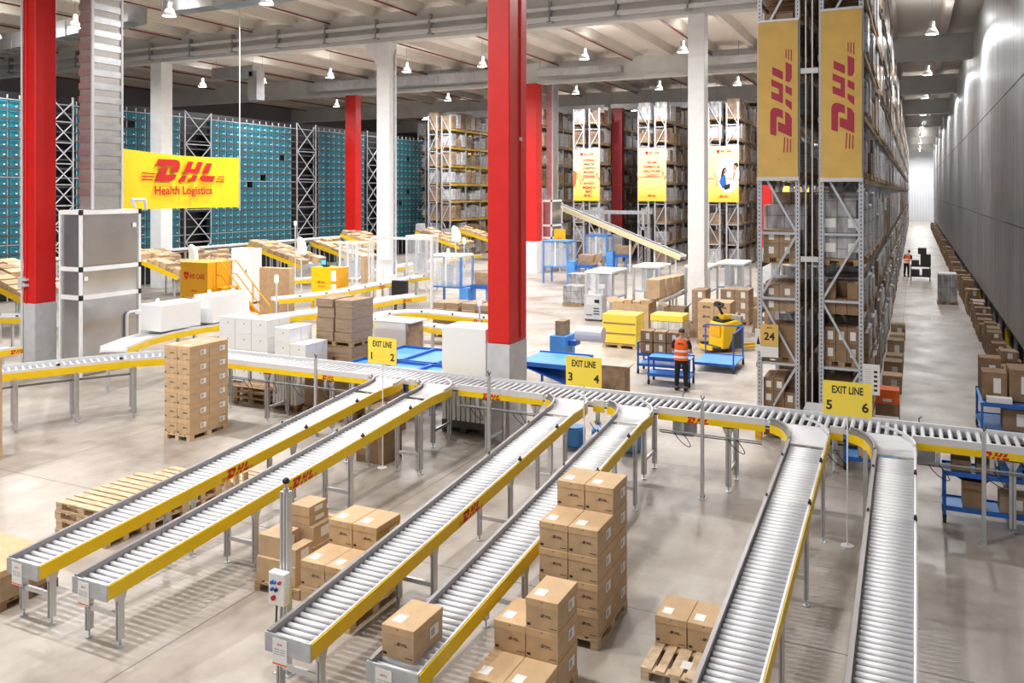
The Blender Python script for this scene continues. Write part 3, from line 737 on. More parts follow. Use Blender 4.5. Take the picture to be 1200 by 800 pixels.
# ================================================================== ARCHIVE CARTONS ON PALLETS
BW, BD, BH = .396, .596, .335
def make_carton(top_label, dark=False):
    t = thing('cardboard_box', '', 'box')
    body = MB().box(-BW/2+.004,-BD/2+.004,0,BW/2-.004,BD/2-.004,BH-.075).build('body','kraft',t,bevel=.004)
    MB().box(-BW/2,-BD/2,BH-.085,BW/2,BD/2,BH).build('lid','kraft_lid',t,bevel=.005)
    m_ = MB(); y = -BD/2+.002; dhl(m_, (.05,y,.165), X3, Z3, .17)
    m_.build('printed_mark','ink',t)
    MB().box(-.18,y-.0005,.03,-.135,y,.058).build('handling_mark','ink',t); MB().box(.09,y-.0005,.035,.18,y,.043).build('printed_line','ink',t)
    MB().box(-.012,y-.003,BH-.03,.012,y-.0022,BH-.022).build('grip_mark','ink',t)
    MB().box(BW/2-.003,.03,.10,BW/2-.001,.20,.22).box(BW/2-.0015,.05,.12,BW/2-.0005,.12,.2,1).build('side_label',['paper','grey_print'],t)
    if top_label: MB().box(-.14,-.20,BH,-.02,-.04,BH+.0015).build('top_label','paper',t)
    return t
CP = {}
def carton(loc, label, group, top=False, rz=0):
    if top not in CP: CP[top] = o = make_carton(top); o.location = loc; o.rotation_euler = (0,0,rz)
    else: o = dup(CP[top], loc, rz)
    o['label'] = label; o['group'] = group; o['category'] = 'box'
    return o
def wood_pallet(x0,y0,z0,x1,y1,along,label,group=None,m='wood',h=.144):
    o = thing('wooden_pallet', label, 'pallet', ((x0+x1)/2,(y0+y1)/2,z0), 0, group)
    cx, cy = (x0+x1)/2, (y0+y1)/2
    L_, W_ = (y1-y0, x1-x0) if along == 'y' else (x1-x0, y1-y0); k = h/.144
    def bx(nm, a0,b0,c0,a1,b1,c1):
        m_ = MB()
        if along == 'y': m_.box(x0+b0-cx,y0+a0-cy,c0,x0+b1-cx,y0+a1-cy,c1)
        else: m_.box(x0+a0-cx,y0+b0-cy,c0,x0+a1-cx,y0+b1-cy,c1)
        m_.build(nm, m, o)
    for i in range(5):
        c = W_*(.075+.2125*i); hw = .07 if i % 2 == 0 else .052; bx('deck_board',0,max(0,c-hw),.122*k,L_,min(W_,c+hw),.144*k)
    for a in (0, L_/2-.07, L_-.14):
        bx('stringer_board',a,0,.10*k,a+.14,W_,.1215*k)
        for b in (0, W_/2-.05, W_-.1): bx('block',a,b,.022*k,a+.14,b+.1,.0995*k)
    for b in (0, W_/2-.05, W_-.1): bx('base_board',0,b,0,L_,b+.1,.0215*k)
    return o
def stack(x0, y0, cells, name, group, along='y', pal=True, pl=None):
    """cells: dict (column along x, row along y) -> number of layers"""
    if pal: wood_pallet(x0,y0,0,x0+.8,y0+1.2,along,pl or 'wooden pallet under the '+name, 'pallets in use')
    SIDE = {(0,0):'front left',(1,0):'front right',(0,1):'rear left',(1,1):'rear right'}
    for (i, j), n in cells.items():
        for k in range(n):
            top = k == n-1
            carton((x0+.2+.4*i+R.uniform(-.0015,.0015), y0+.3+.6*j+R.uniform(-.0015,.0015), .145+k*(BH+.002)),
                   'cardboard box, %s layer, %s corner of the %s' % ('top' if top and n > 1 else ORD[k], SIDE[(i,j)], name), group, top)
stack(-15.72,14.22,{(0,0):6,(1,0):6,(0,1):6,(1,1):6},'tall six-layer stack at left','tall left carton stack')
stack(-4.35,9.92,{(0,0):4,(1,0):4,(0,1):5,(1,1):5},'tall stack right of lane four','tall middle carton stack')
stack(-4.35,8.03,{(0,0):1,(1,0):1,(0,1):2,(1,1):3},'stepped stack at bottom centre','stepped front carton stack')
stack(-7.37,8.92,{(0,0):2,(1,0):2,(0,1):3,(1,1):3},'stack left of lane three','carton stack between lanes two and three')
stack(-2.90,9.58,{(0,1):1,(1,1):1},'half-empty pallet left of lane five','cartons on the half-empty pallet')
carton((-4.82,7.66,zl(7.66)+.032),'cardboard box sitting on the near end of the fourth exit lane',None,True)
del_ = MB().box(-.06,-.085,0,.06,.085,.0015).build('paper_note','paper',None,(-2.42,9.84,.1445)); tag(del_,'white paper note lying on the half-empty pallet','note')
# loose wooden pallets under lane one
for s_, (y_, n, xo) in enumerate([(9.38,4,0),(10.22,4,.03),(11.06,3,-.04)]):
    for k in range(n):
        dx = R.uniform(-.03,.03)
        wood_pallet(-12.85+xo+dx,y_,k*.145,-11.65+xo+dx,y_+.8,'x','empty wooden pallet, %s in the %s pile under the leftmost lane' % ('topmost' if k == n-1 else ORD[k], ('nearest','middle','farthest')[s_]),'empty pallets')
for k in range(4):
    tag(MB().box(-.02,-.06,0,.02,.06,.62-.04*k).build('wood_plank','wood',None,(-11.9+.22*k,12.05,.0)), 'upright board leaning behind the empty pallets, %s from the left' % NTH[k], 'board', 'upright boards')
wood_pallet(-12.3,12.3,0,-11.5,13.1,'x','low wooden pallet standing behind the empty pallet piles')
# wide flat carton at the lower left edge
wood_pallet(-13.2,7.35,0,-11.2,8.22,'x','dark wooden pallet under the wide flat carton at the lower left',None,'kraft_dark',.12)
c = thing('cardboard_box','wide flat brown carton on a dark pallet at the lower left edge','box',(-12.2,7.78,.121))
MB().box(-1.0,-.42,0,1.0,.42,.40).build('body','kraft_old',c,bevel=.006); MB().box(-1.01,-.43,.34,1.01,.43,.43).build('lid','kraft_lid',c); MB().box(-.1,-.25,.43,.3,.05,.432).build('top_label','paper',c)
# small mixed parcels beside the control post
wood_pallet(-8.55,9.35,0,-7.75,10.55,'y','low pallet under the small mixed parcels behind the control post',None,'wood_old')
def parcel(x,y,z,wx,wy,h,label,group,m='kraft',lab=True,rz=0,tape=False,lface='x'):
    c = thing('parcel',label,'box',(x,y,z),rz,group)
    MB().box(-wx/2,-wy/2,0,wx/2,wy/2,h).build('body',m,c,bevel=.005)
    if lab:
        if lface == 'x': MB().box(wx/2,-wy*.2,h*.3,wx/2+.0015,wy*.25,h*.8).build('address_label','paper',c)
        else: MB().box(-wx*.05,-wy/2-.0015,h*.25,wx*.25,-wy/2,h*.8).build('address_label','paper',c)
    if tape: MB().box(-.025,-wy/2-.001,h-.12,.025,wy/2+.001,h+.0012).build('packing_tape','kraft_lid',c)
    return c
Z0 = .145
for (x,y,z,a,b,h,l) in [(-8.3,9.62,Z0,.46,.5,.34,'lower front left'),(-8.33,9.62,Z0+.341,.38,.42,.30,'upper front left'),(-7.94,9.6,Z0,.18,.42,.28,'narrow front right'),(-7.94,9.6,Z0+.281,.17,.38,.24,'second narrow right'),
                      (-8.22,10.2,Z0,.58,.6,.36,'large rear'),(-8.2,10.2,Z0+.361,.5,.55,.28,'second rear'),(-8.2,10.15,Z0+.642,.34,.45,.13,'flat third rear'),(-8.2,10.13,Z0+.773,.34,.42,.15,'topmost rear')]:
    parcel(x,y,z,a,b,h,'%s parcel of the small pile behind the control post' % l,'small parcels by the control post')
# carton stack cut by the left picture edge
wood_pallet(-18.36,10.4,0,-17.56,11.6,'y','wooden pallet at the far left picture edge below the left conveyor')
for k in range(6):
    parcel(-17.96,11.0,.145+k*.341,.78,1.18,.34,'%s carton of the stack cut off by the left picture edge' % ORD[k],'cartons at the left edge','kraft',False)
# ================================================================== AIR HANDLING UNITS
def ahu(label, x0,x1,y0,y1,dl):
    t = thing('air_handling_unit', label, 'air handling unit', ((x0+x1)/2,(y0+y1)/2,0), 0, 'air handling units'); hx,hy = (x1-x0)/2,(y1-y0)/2
    for z0,z1,nm in ((.02,2.36,'lower_panel'),(2.50,3.24,'middle_panel'),(3.40,5.0,'upper_panel')): MB().box(-hx+.02,-hy+.02,z0,hx-.02,hy-.02,z1).build(nm,'ahu',t)
    for sx in (-1,1):
        for sy in (-1,1): MB().box(sx*hx-.04,sy*hy-.04,0,sx*hx+.04,sy*hy+.04,5.1).build('corner_post','white_paint',t)
    for z in (2.36,3.24,5.0):
        MB().box(-hx-.02,-hy-.02,z,hx+.03,hy+.02,z+.14).build('frame_rail','white_paint',t)
    for z in (2.36,3.24,5.0):
        for sy in (-1,1):
            MB().box(hx-.04,sy*hy-.05,z-.01,hx+.05,sy*hy+.05,z+.15).build('corner_block','black',t)
    m_ = MB().box(-hx*.62,-hy*.5,5.15,hx*.62,hy*.5,15.1); m_.build('supply_duct',dl,t)
    z = 5.6
    while z < 14.8:
        MB().box(-hx*.62-.03,-hy*.5-.03,z,hx*.62+.03,hy*.5+.03,z+.2).build('stiffening_rib','duct',t); z += .42
    for sy in (-1,1):
        MB().box(hx*.62-.02,sy*hy*.5-.035,5.15,hx*.62+.045,sy*hy*.5+.035,15.1).build('edge_strip','rail_light',t)
    MB().box(hx+.001,hy*.75,4.55,hx+.024,hy*.88,4.7).box(hx,-hy*.9,2.95,hx+.024,-hy*.78,3.08).build('notice_sticker','paper',t)
    return t
t = ahu('tall silver air handling unit with a ribbed duct, beside the red column at the left',-24.12,-23.2,17.78,19.95,'duct_fine')
MB().tube([(.5,.9,5.2),(.5,.75,5.45),(.6,1.2,5.45),(.6,1.25,5.1)],.05,8).build('vent_pipe','rail_light',t)
MB().tube([(.52,.55,.3),(.52,.55,1.7),(.52,.62,1.78),(.52,1.0,1.78)],.05,8).build('drain_pipe','rail_light',t)
ahu('distant silver air handling unit with a round-looking duct beside the far red column',-24.1,-23.4,55.6,57.6,'duct')
# ================================================================== BANNERS
bt = thing('banner','large yellow banner with a red logo and the words health logistics','banner',(-26.5,0,0))
m_ = MB(); n = 24; ya,yb = 21.94,28.02
def wav(q): return .05*math.sin(q*9)+.03*math.sin(q*23)
v_ = []; f_ = []
for i in range(n+1):
    q = i/n; sag = -.16*math.sin(q*math.pi)**1
    for j in range(5):
        r = j/4; zt_ = 7.32+(-.13)*q+sag*.6; zb_ = 5.05+.0*q
        v_.append((wav(q)*(1-abs(r-.5)), ya+(yb-ya)*q, zb_+(zt_-zb_)*r))
for i in range(n):
    for j in range(4): a = i*5+j; f_.append((a,a+5,a+6,a+1))
m_.add(v_,f_); m_.build('banner_sheet','banner_yellow',bt,smooth=True)
MB().tube([(0,ya,7.32),(0,ya,5.0)],.03,6).build('hem_rod','rail_light',bt)
m_ = MB(); dhl(m_,(.11,24.93,6.55),Y3,Z3,4.25); m_.build('printed_mark','dhl_red',bt)
m_ = MB(); text(m_,'Health Logistics',(.11,24.88,5.62),Y3,Z3,.31,0,2.95); m_.build('lettering','dhl_red',bt)
MB().tube([(0,yb+.05,4.9),(0,yb+.05,ZC)],.022,6).build('hanging_cable','rail_light',bt)
MB().tube([(0,ya-.12,0.3),(0,ya-.12,ZC)],.05,8).build('support_pole','rail_light',bt)
for s_,(x0,x1,z0,z1) in {'left':(-3.27,-2.39,6.05,9.60),'right':(-1.90,-1.05,6.02,9.74)}.items():
    b = thing('banner','long ochre banner with a vertical pink logo on the %s front rack' % s_,'banner',((x0+x1)/2,20.08,0),0,'long rack banners'); h = (x1-x0)/2
    MB().box(-h,-.015,z0,h,.01,z1).build('banner_sheet','banner_pale',b)
    MB().box(-h-.02,-.03,z0-.09,h+.02,.03,z0).build('bottom_bar','rail_light',b); MB().box(-h-.02,-.03,z1,h+.02,.03,z1+.05).build('top_bar','rail_light',b)
    m_ = MB(); dhl(m_,(h*.16 if s_=='left' else h*.08,-.019,(z0+z1)/2-.05),Z3,(-1,0,0),2.35); m_.build('printed_mark','dhl_pink',b)
def rack_banner(label,x0,x1,kind,z0=5.0,z1=9.15):
    b = thing('banner',label,'banner',((x0+x1)/2,63.9,0),0,'printed rack banners'); h = (x1-x0)/2; y = -.03
    MB().box(-h,-.02,z0,h,.02,z1).build('banner_sheet','printed_banner',b)
    m_ = MB(); shield(m_,(-.36*h,y,z1-.42),X3,Z3,.26,0); text(m_,'WE CARE',(.16*h,y,z1-.48),X3,Z3,.16,0,.85); m_.build('care_line','dhl_red',b)
    m_ = MB()
    if kind == 1:
        for k,(s,w_) in enumerate((('KEEPING',.95),('HEALTH',.85),('LOGISTICS',1.1),('MOVING',.9),('FORWARD',1.0))): text(m_,s,(.2*h,y,z1-.98-.32*k),X3,Z3,.18,1 if k in (1,2) else 0,w_)
        for k,(s,w_) in enumerate((('WITHOUT',.95),('MISSING A',1.05),('BEAT.',.6))): text(m_,s,(.2*h,y,z1-2.85-.32*k),X3,Z3,.18,0,w_)
    if kind == 2:
        for k,(s,w_) in enumerate((('WE ARE',.8),('EXPERTS IN',1.25),('HEALTHCARE',1.35),('LOGISTICS.',1.1))): text(m_,s,(0,y,z1-1.25-.34*k),X3,Z3,.19,0,w_)
    if kind == 4: text(m_,'LOGISTICS.',(.2*h,y,z1-2.95),X3,Z3,.22,0,1.3)
    m_.build('lettering',['dhl_red','ink'],b)
    m_ = MB(); zc = z1-2.28 if kind != 3 else z1-2.45
    pulse = [(-1,-.22),(-.93,0),(.55,0),(.68,0),(.78,.42),(.9,-.22),(.97,.1),(1,0)] if kind == 2 else [(-1,0),(-.62,.0),(-.55,.45),(-.45,-.6),(-.36,.2),(-.28,-.25),(-.15,0),(.7,0),(.8,.38),(.95,-.2),(1,0)]
    if kind != 4:
        for p,q in zip(pulse,pulse[1:]): m_.bar((p[0]*h,y+.004,zc+p[1]),(q[0]*h,y+.004,zc+q[1]),.004,.055,0,up=(0,0,1)); 
        m_.build('pulse_line','orange',b)
    if kind == 1:
        m_ = MB(); m_.poly([(-h,y,zc+1.45),(-.55*h,y,zc+1.2),(-.5*h,y,zc+.55),(-h,y,zc+.5)],0); m_.poly([(-h,y-.002,zc+.6),(-.72*h,y-.002,zc+.4),(-.8*h,y-.002,zc-.5),(-h,y-.002,zc-.9)],1); m_.build('printed_picture',['paper','orange'],b)
    if kind == 3:
        m_ = MB(); disc(m_,(.3*h,y+.006,zc+.3),X3,Z3,.74*h,0,28,1.35)
        disc(m_,(.08*h,y,zc+.62),X3,Z3,.16,1,12,.22); m_.poly([(-.1*h,y,zc+.6),(.02*h,y,zc+.75),(.05*h,y,zc),(-.2*h,y,zc-.05)],1); disc(m_,(.14*h,y-.003,zc+.58),X3,Z3,.11,4,12,.15)
        m_.poly([(-.18*h,y-.004,zc+.1),(.12*h,y-.004,zc+.3),(.2*h,y-.004,zc-.5),(-.05*h,y-.004,zc-.75),(-.25*h,y-.004,zc-.3)],2)
        m_.poly([(-.02*h,y-.005,zc-.55),(.45*h,y-.005,zc-.35),(.42*h,y-.005,zc-.7),(.1*h,y-.005,zc-.85)],3)
        disc(m_,(.82*h,y,zc+1.0),X3,Z3,.17,3,12,.2); disc(m_,(.76*h,y-.003,zc+.8),X3,Z3,.14,4,12,.2); m_.poly([(.6*h,y-.002,zc+.6),(.97*h,y-.002,zc+.65),(.97*h,y-.002,zc-.6),(.5*h,y-.002,zc-.75),(.62*h,y-.002,zc)],0)
        m_.poly([(.66*h,y-.004,zc+.5),(.74*h,y-.004,zc+.5),(.7*h,y-.004,zc-.1),(.64*h,y-.004,zc-.1)],5)
        m_.build('printed_picture',['paper','hair','blue','black','skin','dhl_pink'],b)
    m_ = MB(); dhl(m_,(.1*h if kind==1 else 0,y,z0+.42),X3,Z3,.85); m_.build('printed_mark','dhl_red',b)
rack_banner('cream to yellow banner with the keeping health logistics moving forward slogan',-24.95,-22.72,1)
rack_banner('cream to yellow banner with the words experts in healthcare logistics',-19.55,-17.30,2)
rack_banner('cream to yellow banner with a printed picture of two people',-14.05,-11.80,3,4.95)
rack_banner('yellow banner partly seen through the bays of the tall front rack',-8.65,-6.75,4)
b = thing('aisle_sign','square yellow aisle sign numbered 24 on the left front rack','sign',(-3.02,20.1,0))
MB().box(-.2,-.012,2.16,.2,.0,2.66).build('panel','banner_pale',b); m_ = MB(); text(m_,'24',(0,-.014,2.3),X3,Z3,.17); dhl(m_,(0,-.014,2.58),X3,Z3,.16); m_.build('lettering','ink',b)
MB().box(-.2,-.008,1.9,.2,.004,2.15).build('notice_sheet','paper',b)
tag(MB().box(-.07,-.012,-.26,.07,.0,.26).poly([(-.04,-.014,-.1),(.04,-.014,-.1),(.0,-.014,.1)],1).build('load_label',['reflective','black'],None,(-3.27,20.12,2.28)),'pale load notice strip fixed to the left upright of the front rack','notice')
b = thing('notice_board','white notice board on the right front rack beside the exit sign five and six','notice',(-.86,20.15,0)); MB().box(-.17,-.012,1.25,.17,.0,1.92).build('panel','paper',b)
m_ = MB()
for k in range(5): m_.box(.05,-.014,1.33+.1*k,.12,-.012,1.38+.1*k,0)
for k in range(10): m_.box(-.14,-.0135,1.35+.05*k,.0,-.012,1.358+.05*k,1)
m_.build('printed_lines',['ink','grey_print'],b)
# rods, tie bars between the two front racks
b = thing('rack_spacer','pale tie bars and thin rods in the gap between the two front racks','rack spacer',(-2.155,20.2,0))
for z in (4.18,8.45,12.2): MB().box(-.19,-.04,z-.06,.19,.02,z+.06).build('tie_bar','rail_light',b)
for x in (-.08,.06): MB().tube([(x,-.0,.2),(x,-.0,13)],.018,6).build('rod','rail_light',b)
# ================================================================== NEAR-END RACK LOADS, CARTON BY CARTON
def rk_proto(m,w_,d_,h_,lab):
    return MB().box(-w_/2+.004,-d_/2,0,w_/2-.004,d_/2,h_-.004).mesh('body',[m],bevel=.005), (MB().box(-.055,-d_/2-.002,h_*.25,.06,-d_/2-.0005,h_*.75).mesh('address_label',['paper']) if lab else None)
RKP = {}
def rack_cartons(x0,x1,side,li,m,rows,nx,h_,pal,lab,zoff=0.):
    z = LE[li]+.0; w_ = (x1-x0-.22)/nx
    if pal: wood_pallet(x0+.115,20.3,z,x1-.115,21.15,'x','pallet on the %s level at the near end of the %s front rack' % (ORD[li],side),'rack end pallets','wood_old'); z += .145
    for r in range(rows):
        for j in range(2):
            for i in range(nx):
                if R.random() < .06 and r == rows-1: continue
                key = (m,round(w_,3),h_,lab and j==0)
                if key not in RKP: RKP[key] = rk_proto(m,w_,.42,h_,lab and j==0)
                a,b_ = RKP[key]
                t = thing('cardboard_box','brown carton, %s across, %s row, %s layer, %s level of %s front rack' % (NTH[i],'front' if j==0 else 'rear',ORD[r],ORD[li],side),'box',(x0+.11+w_*(i+.5),20.5+.44*j,z+r*h_+.001),0,'cartons at the rack ends')
                put('body',a,t)
                if b_ and R.random()<.8: put('address_label',b_,t)
rack_cartons(-1.95,-1.02,'right',0,'kraft_dark',4,3,.31,True,True)
rack_cartons(-1.95,-1.02,'right',1,'kraft_dark',2,3,.38,True,True)
rack_cartons(-1.95,-1.02,'right',2,'kraft_dark',2,3,.36,False,False)
rack_cartons(-3.30,-2.36,'left',0,'kraft_dark',4,3,.30,True,True)
rack_cartons(-3.30,-2.36,'left',1,'kraft_dark',2,2,.36,True,False)
rack_cartons(-3.30,-2.36,'left',2,'kraft_old',2,2,.30,False,True)
rack_cartons(-3.30,-2.36,'left',3,'kraft_old',2,2,.32,True,True)
rack_cartons(-3.30,-2.36,'left',7,'kraft_dark',3,3,.33,True,False)
for side,x0,x1,li,mi,h in (('right',-1.95,-1.02,3,5,1.45),('right',-1.95,-1.02,7,1,1.2),('right',-1.95,-1.02,4,1,1.1),('right',-1.95,-1.02,5,1,1.1),('right',-1.95,-1.02,6,0,1.1),('left',-3.3,-2.36,4,2,1.1),('left',-3.3,-2.36,5,2,1.1),('left',-3.3,-2.36,6,2,1.1),('right',-1.95,-1.02,8,1,1.1),('left',-3.3,-2.36,8,2,1.1)):
    t = thing('pallet_load','%s carton load at the near end, %s level of the %s front rack' % ({0:'white wrapped',1:'grey wrapped',2:'brown',5:'clear wrapped'}[mi],ORD[li],side),'pallet load',((x0+x1)/2,20.715,LE[li]+.004),0,'pallet loads in the racks'); t.scale = (1,.91,1)
    c,p_ = load_proto(1 if mi == 5 else mi,h,.7); put('wrapped_cartons',c,t,(0,0,0),math.pi/2); put('pallet',p_,t,(0,0,0),math.pi/2)
    if mi == 5:
        for q in range(4): MB().box(-.36+.5*(q%2),-.492,.3+.55*(q//2),-.12+.5*(q%2),-.486,.5+.55*(q//2)).build('address_label','paper',t)
# ================================================================== RIGHT-HAND CLAD WALL AND ITS FLOOR STOCK
t = thing('clad_rack','long rack clad with grey metal mesh panels along the right aisle','rack',(2.95,24,0))
for k in range(50):
    y = k*2.8; m_ = MB(); n = 8; v_ = []; f_ = []
    for i in range(n+1):
        q = i/n; xx = -.012*math.sin(q*math.pi)
        for z in (1.02,4.6,9.2,14.6): v_.append((xx,y+.02+2.76*q,z))
    for i in range(n):
        for j in range(3): a = i*4+j; f_.append((a,a+4,a+5,a+1))
    m_.add(v_,f_); m_.build('mesh_panel','mesh_cladding',t,smooth=True)
for z in (1.0,4.62,9.22): MB().box(-.02,0,z-.012,.0,140,z+.012).build('panel_joint','dark_grey',t)
ps = MB()
for k in range(50):
    m_ = MB() if k < 24 else ps
    m_.box(.02,k*2.8-.05,0,.12,k*2.8+.05,14.5)
    if k < 24: m_.build('upright','rack_blue',t)
    if k in (4,9,14): MB().box(.0,k*2.8-.07,.02,.14,k*2.8+.07,.75).box(-.0,k*2.8-.08,1.7,.02,k*2.8+.08,1.95).build('upright_guard','yellow',t)
ps.build('far_uprights','rack_blue',t)['kind'] = 'stuff'
MB().box(1.2,0,0,1.25,140,14.6).build('rear_cladding','dark_grey',t); MB().box(-.02,-.04,1.02,1.25,-.005,14.6).build('end_panel','mesh_cladding',t)
MB().box(.1,0,1.05,1.2,140,1.12).build('lower_shelf','dark_grey',t)
far = MB(); nn = 0; y = 25.2
while y < 150:
    for lay in range(R.choice((1,1,2,2,3))):
        wy = R.uniform(.35,.8); h = R.uniform(.22,.5)
    wy = R.uniform(.4,.85); x = 2.45+R.uniform(0,.12); z = .002; nl = R.choice((2,2,3,3))
    for lay in range(nl):
        h = R.uniform(.2,.45); wx = R.uniform(.35,.58)
        if (z+h > .97 and x+wx-.25 > 2.79) or z+h > 1.25: break
        m = R.choice(('kraft_dark','kraft_dark','kraft_old','wrap_brown'))  # darker kraft mix: shade below the cladding is put into the carton colours
        if y < 72 and nn < 90:
            nn += 1
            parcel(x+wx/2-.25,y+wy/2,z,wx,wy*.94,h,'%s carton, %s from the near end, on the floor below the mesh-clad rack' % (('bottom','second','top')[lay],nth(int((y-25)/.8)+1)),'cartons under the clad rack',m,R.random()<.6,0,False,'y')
        else: far.box(x-.25,y,z,x+wx-.25,y+wy*.94,z+h)
        z += h+.001
    y += wy+R.uniform(.02,.12)
tag(far.build('cartons','kraft_dark'),'the further cartons on the floor below the mesh-clad rack','cartons',None,'stuff')  # same shade-darkened carton colour farther along
t = thing('floor_marking','white parking bay marking painted on the right aisle floor','floor marking',(0,0,0))
ga,gb = G(1092,371),G(1137,373); MB().bar((ga.x,ga.y,.003),(gb.x,ga.y+.05,.003),.09,.004).build('painted_line','line_white',t)
MB().bar((ga.x,ga.y,.003),(ga.x,ga.y-1.7,.003),.08,.004).build('painted_line','line_white',t)
for k in range(7): MB().bar((ga.x+.35+k*.16,ga.y-.75,.003),(ga.x+.43+k*.16,ga.y-.75,.003),.1,.004).build('painted_dash','line_white',t)
# ================================================================== LEFT AND MIDDLE CONVEYORS
def poly_conv(label, pts, wd=.75, z=1.4, rollers=0., legs=2.2, group='packing line conveyors', marks=(), sens=True, first=.4):
    P_ = [Vector((p[0],p[1],0)) for p in pts]; n = len(P_)
    t = thing('roller_conveyor', label, 'conveyor', P_[0], 0, group); o = P_[0]
    N_ = []
    for i in range(n):
        d = (P_[min(i+1,n-1)]-P_[max(i-1,0)]).normalized(); N_.append(Vector((-d.y,d.x,0)))
    def strip(a, b, z0, z1, nm, m):
        v_ = []; f_ = []
        for i in range(n):
            for w_,zz in ((a,z0),(b,z0),(b,z1),(a,z1)): q = P_[i]+N_[i]*w_-o; v_.append((q.x,q.y,zz))
        f_ = [(0,1,2,3),(4*n-1,4*n-2,4*n-3,4*n-4)]
        for i in range(n-1):
            for e in range(4): f_.append((4*i+e,4*i+(e+1)%4,4*i+4+(e+1)%4,4*i+4+e))
        return MB().add(v_,f_).build(nm,m,t)
    strip(.04,wd-.04,z-.12,z-.05 if not rollers else z-.10,'bed','roller_white' if not rollers else 'mid_grey')
    strip(0,.04,z-.10,z+.04,'side_rail','rail_light'); strip(wd-.04,wd,z-.14,z+.05,'side_rail','rail_light')
    strip(-.014,0,z-.19,z-.02,'side_band','yellow'); strip(wd,wd+.014,z-.17,z-.02,'side_band','yellow')
    acc = 0.; nxt = first; nr = .1; nk = 1.
    for i in range(n-1):
        seg = P_[i+1]-P_[i]; L_ = seg.length; d = seg/L_
        def at_(s): 
            q = (s-acc)/L_; return P_[i]+seg*q-o, N_[i].lerp(N_[i+1],q)
        while rollers and nr < acc+L_:
            c,nn_ = at_(nr); MB().cyl(c+nn_*.05+Vector((0,0,z-.045)), c+nn_*(wd-.05)+Vector((0,0,z-.045)),.028,8).build('roller','roller_white',t); nr += rollers
        while sens and nk < acc+L_:
            c,nn_ = at_(nk); q = c+nn_*.02; MB().box(q.x-.03,q.y-.03,z+.04,q.x+.03,q.y+.03,z+.09).build('photo_sensor','black',t); nk += 1.4
        while nxt < acc+L_:
            c,nn_ = at_(nxt)
            for w_ in (.03,wd-.03):
                q = c+nn_*w_; lo = MB().box(q.x-.04,q.y-.04,.08,q.x+.04,q.y+.04,z-.13).build('leg','alu',t)
                MB().lathe([(.05,0),(.05,.012),(.014,.02),(.014,.1)],(q.x,q.y,0),8).build('levelling_foot','galv',lo)
            nxt += legs
        acc += L_
    for (i,f_,wm) in marks:
        c = P_[i].lerp(P_[i+1],f_)-o; d = (P_[i+1]-P_[i]).normalized(); m_ = MB(); dhl(m_, c-N_[i]*.016+Vector((0,0,z-.105)), d, Z3, wm, 0, False); m_.build('printed_mark','dhl_red',t)
    return t
def gp(px, z): return [tuple(G(u,v,z)[:2]) for u,v in px]
tA = poly_conv('curved roller conveyor with yellow band at the left, joining the main conveyor',[(-20.7,10.5),(-19.3,12.75),(-18.55,14.1),(-17.95,15.1),(-17.4,15.75),(-16.95,16.16)],.85,1.45,.15,1.3,'packing line conveyors',first=2.9)
MB().tube([(.6,1.2,1.05),(1.6,3.2,1.05),(2.6,4.8,1.05)],.025,6).build('cable_conduit','alu_dark',tA)
poly_conv('white roller conveyor curving from the white machines across to the blue machine',gp([(150,409),(175,399),(205,391),(240,384.5),(270,380),(300,376.5),(335,373),(379,367.5),(431,358.5),(467,351.5),(500,347.5)],1.3),.8,1.34,0,3.0,marks=((7,.6,.5),(9,.3,.5)),sens=False)
poly_conv('yellow-edged conveyor loop in front of the flattened carton pallets',gp([(432,381),(445,373),(461,368),(480,366.5),(500,367),(540,371),(575,374.5)],1.15),.7,1.15,0,2.6,marks=((5,.6,.45),))
poly_conv('short yellow-edged conveyor before the blue trolley beds',gp([(484,381),(500,383),(520,386)],1.0),.6,1.0,0,2.0)
poly_conv('yellow-edged conveyor running past the yellow logo cabinet',gp([(326,351),(336,350.2),(364,347.5),(406,342),(440,335),(477,328),(505,323)],1.25),.8,1.25,0,3.2,marks=((4,.2,.5),))
poly_conv('yellow-edged conveyor behind the yellow logo cabinet',gp([(318,330),(350,328),(384,325.5)],1.25),.8,1.25,0,3.2)
poly_conv('far conveyor left of the tall white frame',gp([(452,316),(470,313),(496,308)],1.25),.8,1.25,0,3.5)
poly_conv('far conveyor behind the blue machine',gp([(512,306),(540,301),(565,297.5)],1.25),.8,1.25,0,3.5)
poly_conv('yellow-edged conveyor seen left of the left red column',gp([(-14,374),(5,374),(30,374)],1.25),.8,1.3,0,2.4)
poly_conv('low yellow-edged conveyor with a red mark at the left picture edge',gp([(-14,413),(5,410),(26,406.5)],1.1),.8,1.1,0,2.0,marks=((1,.7,.4),))
poly_conv('elevated conveyor with a yellow side in front of the tote wall',[(-38.3,52),(-38.3,44),(-38.3,36),(-38.3,28),(-38.3,19)][::-1],-.8,2.45,0,4.0)
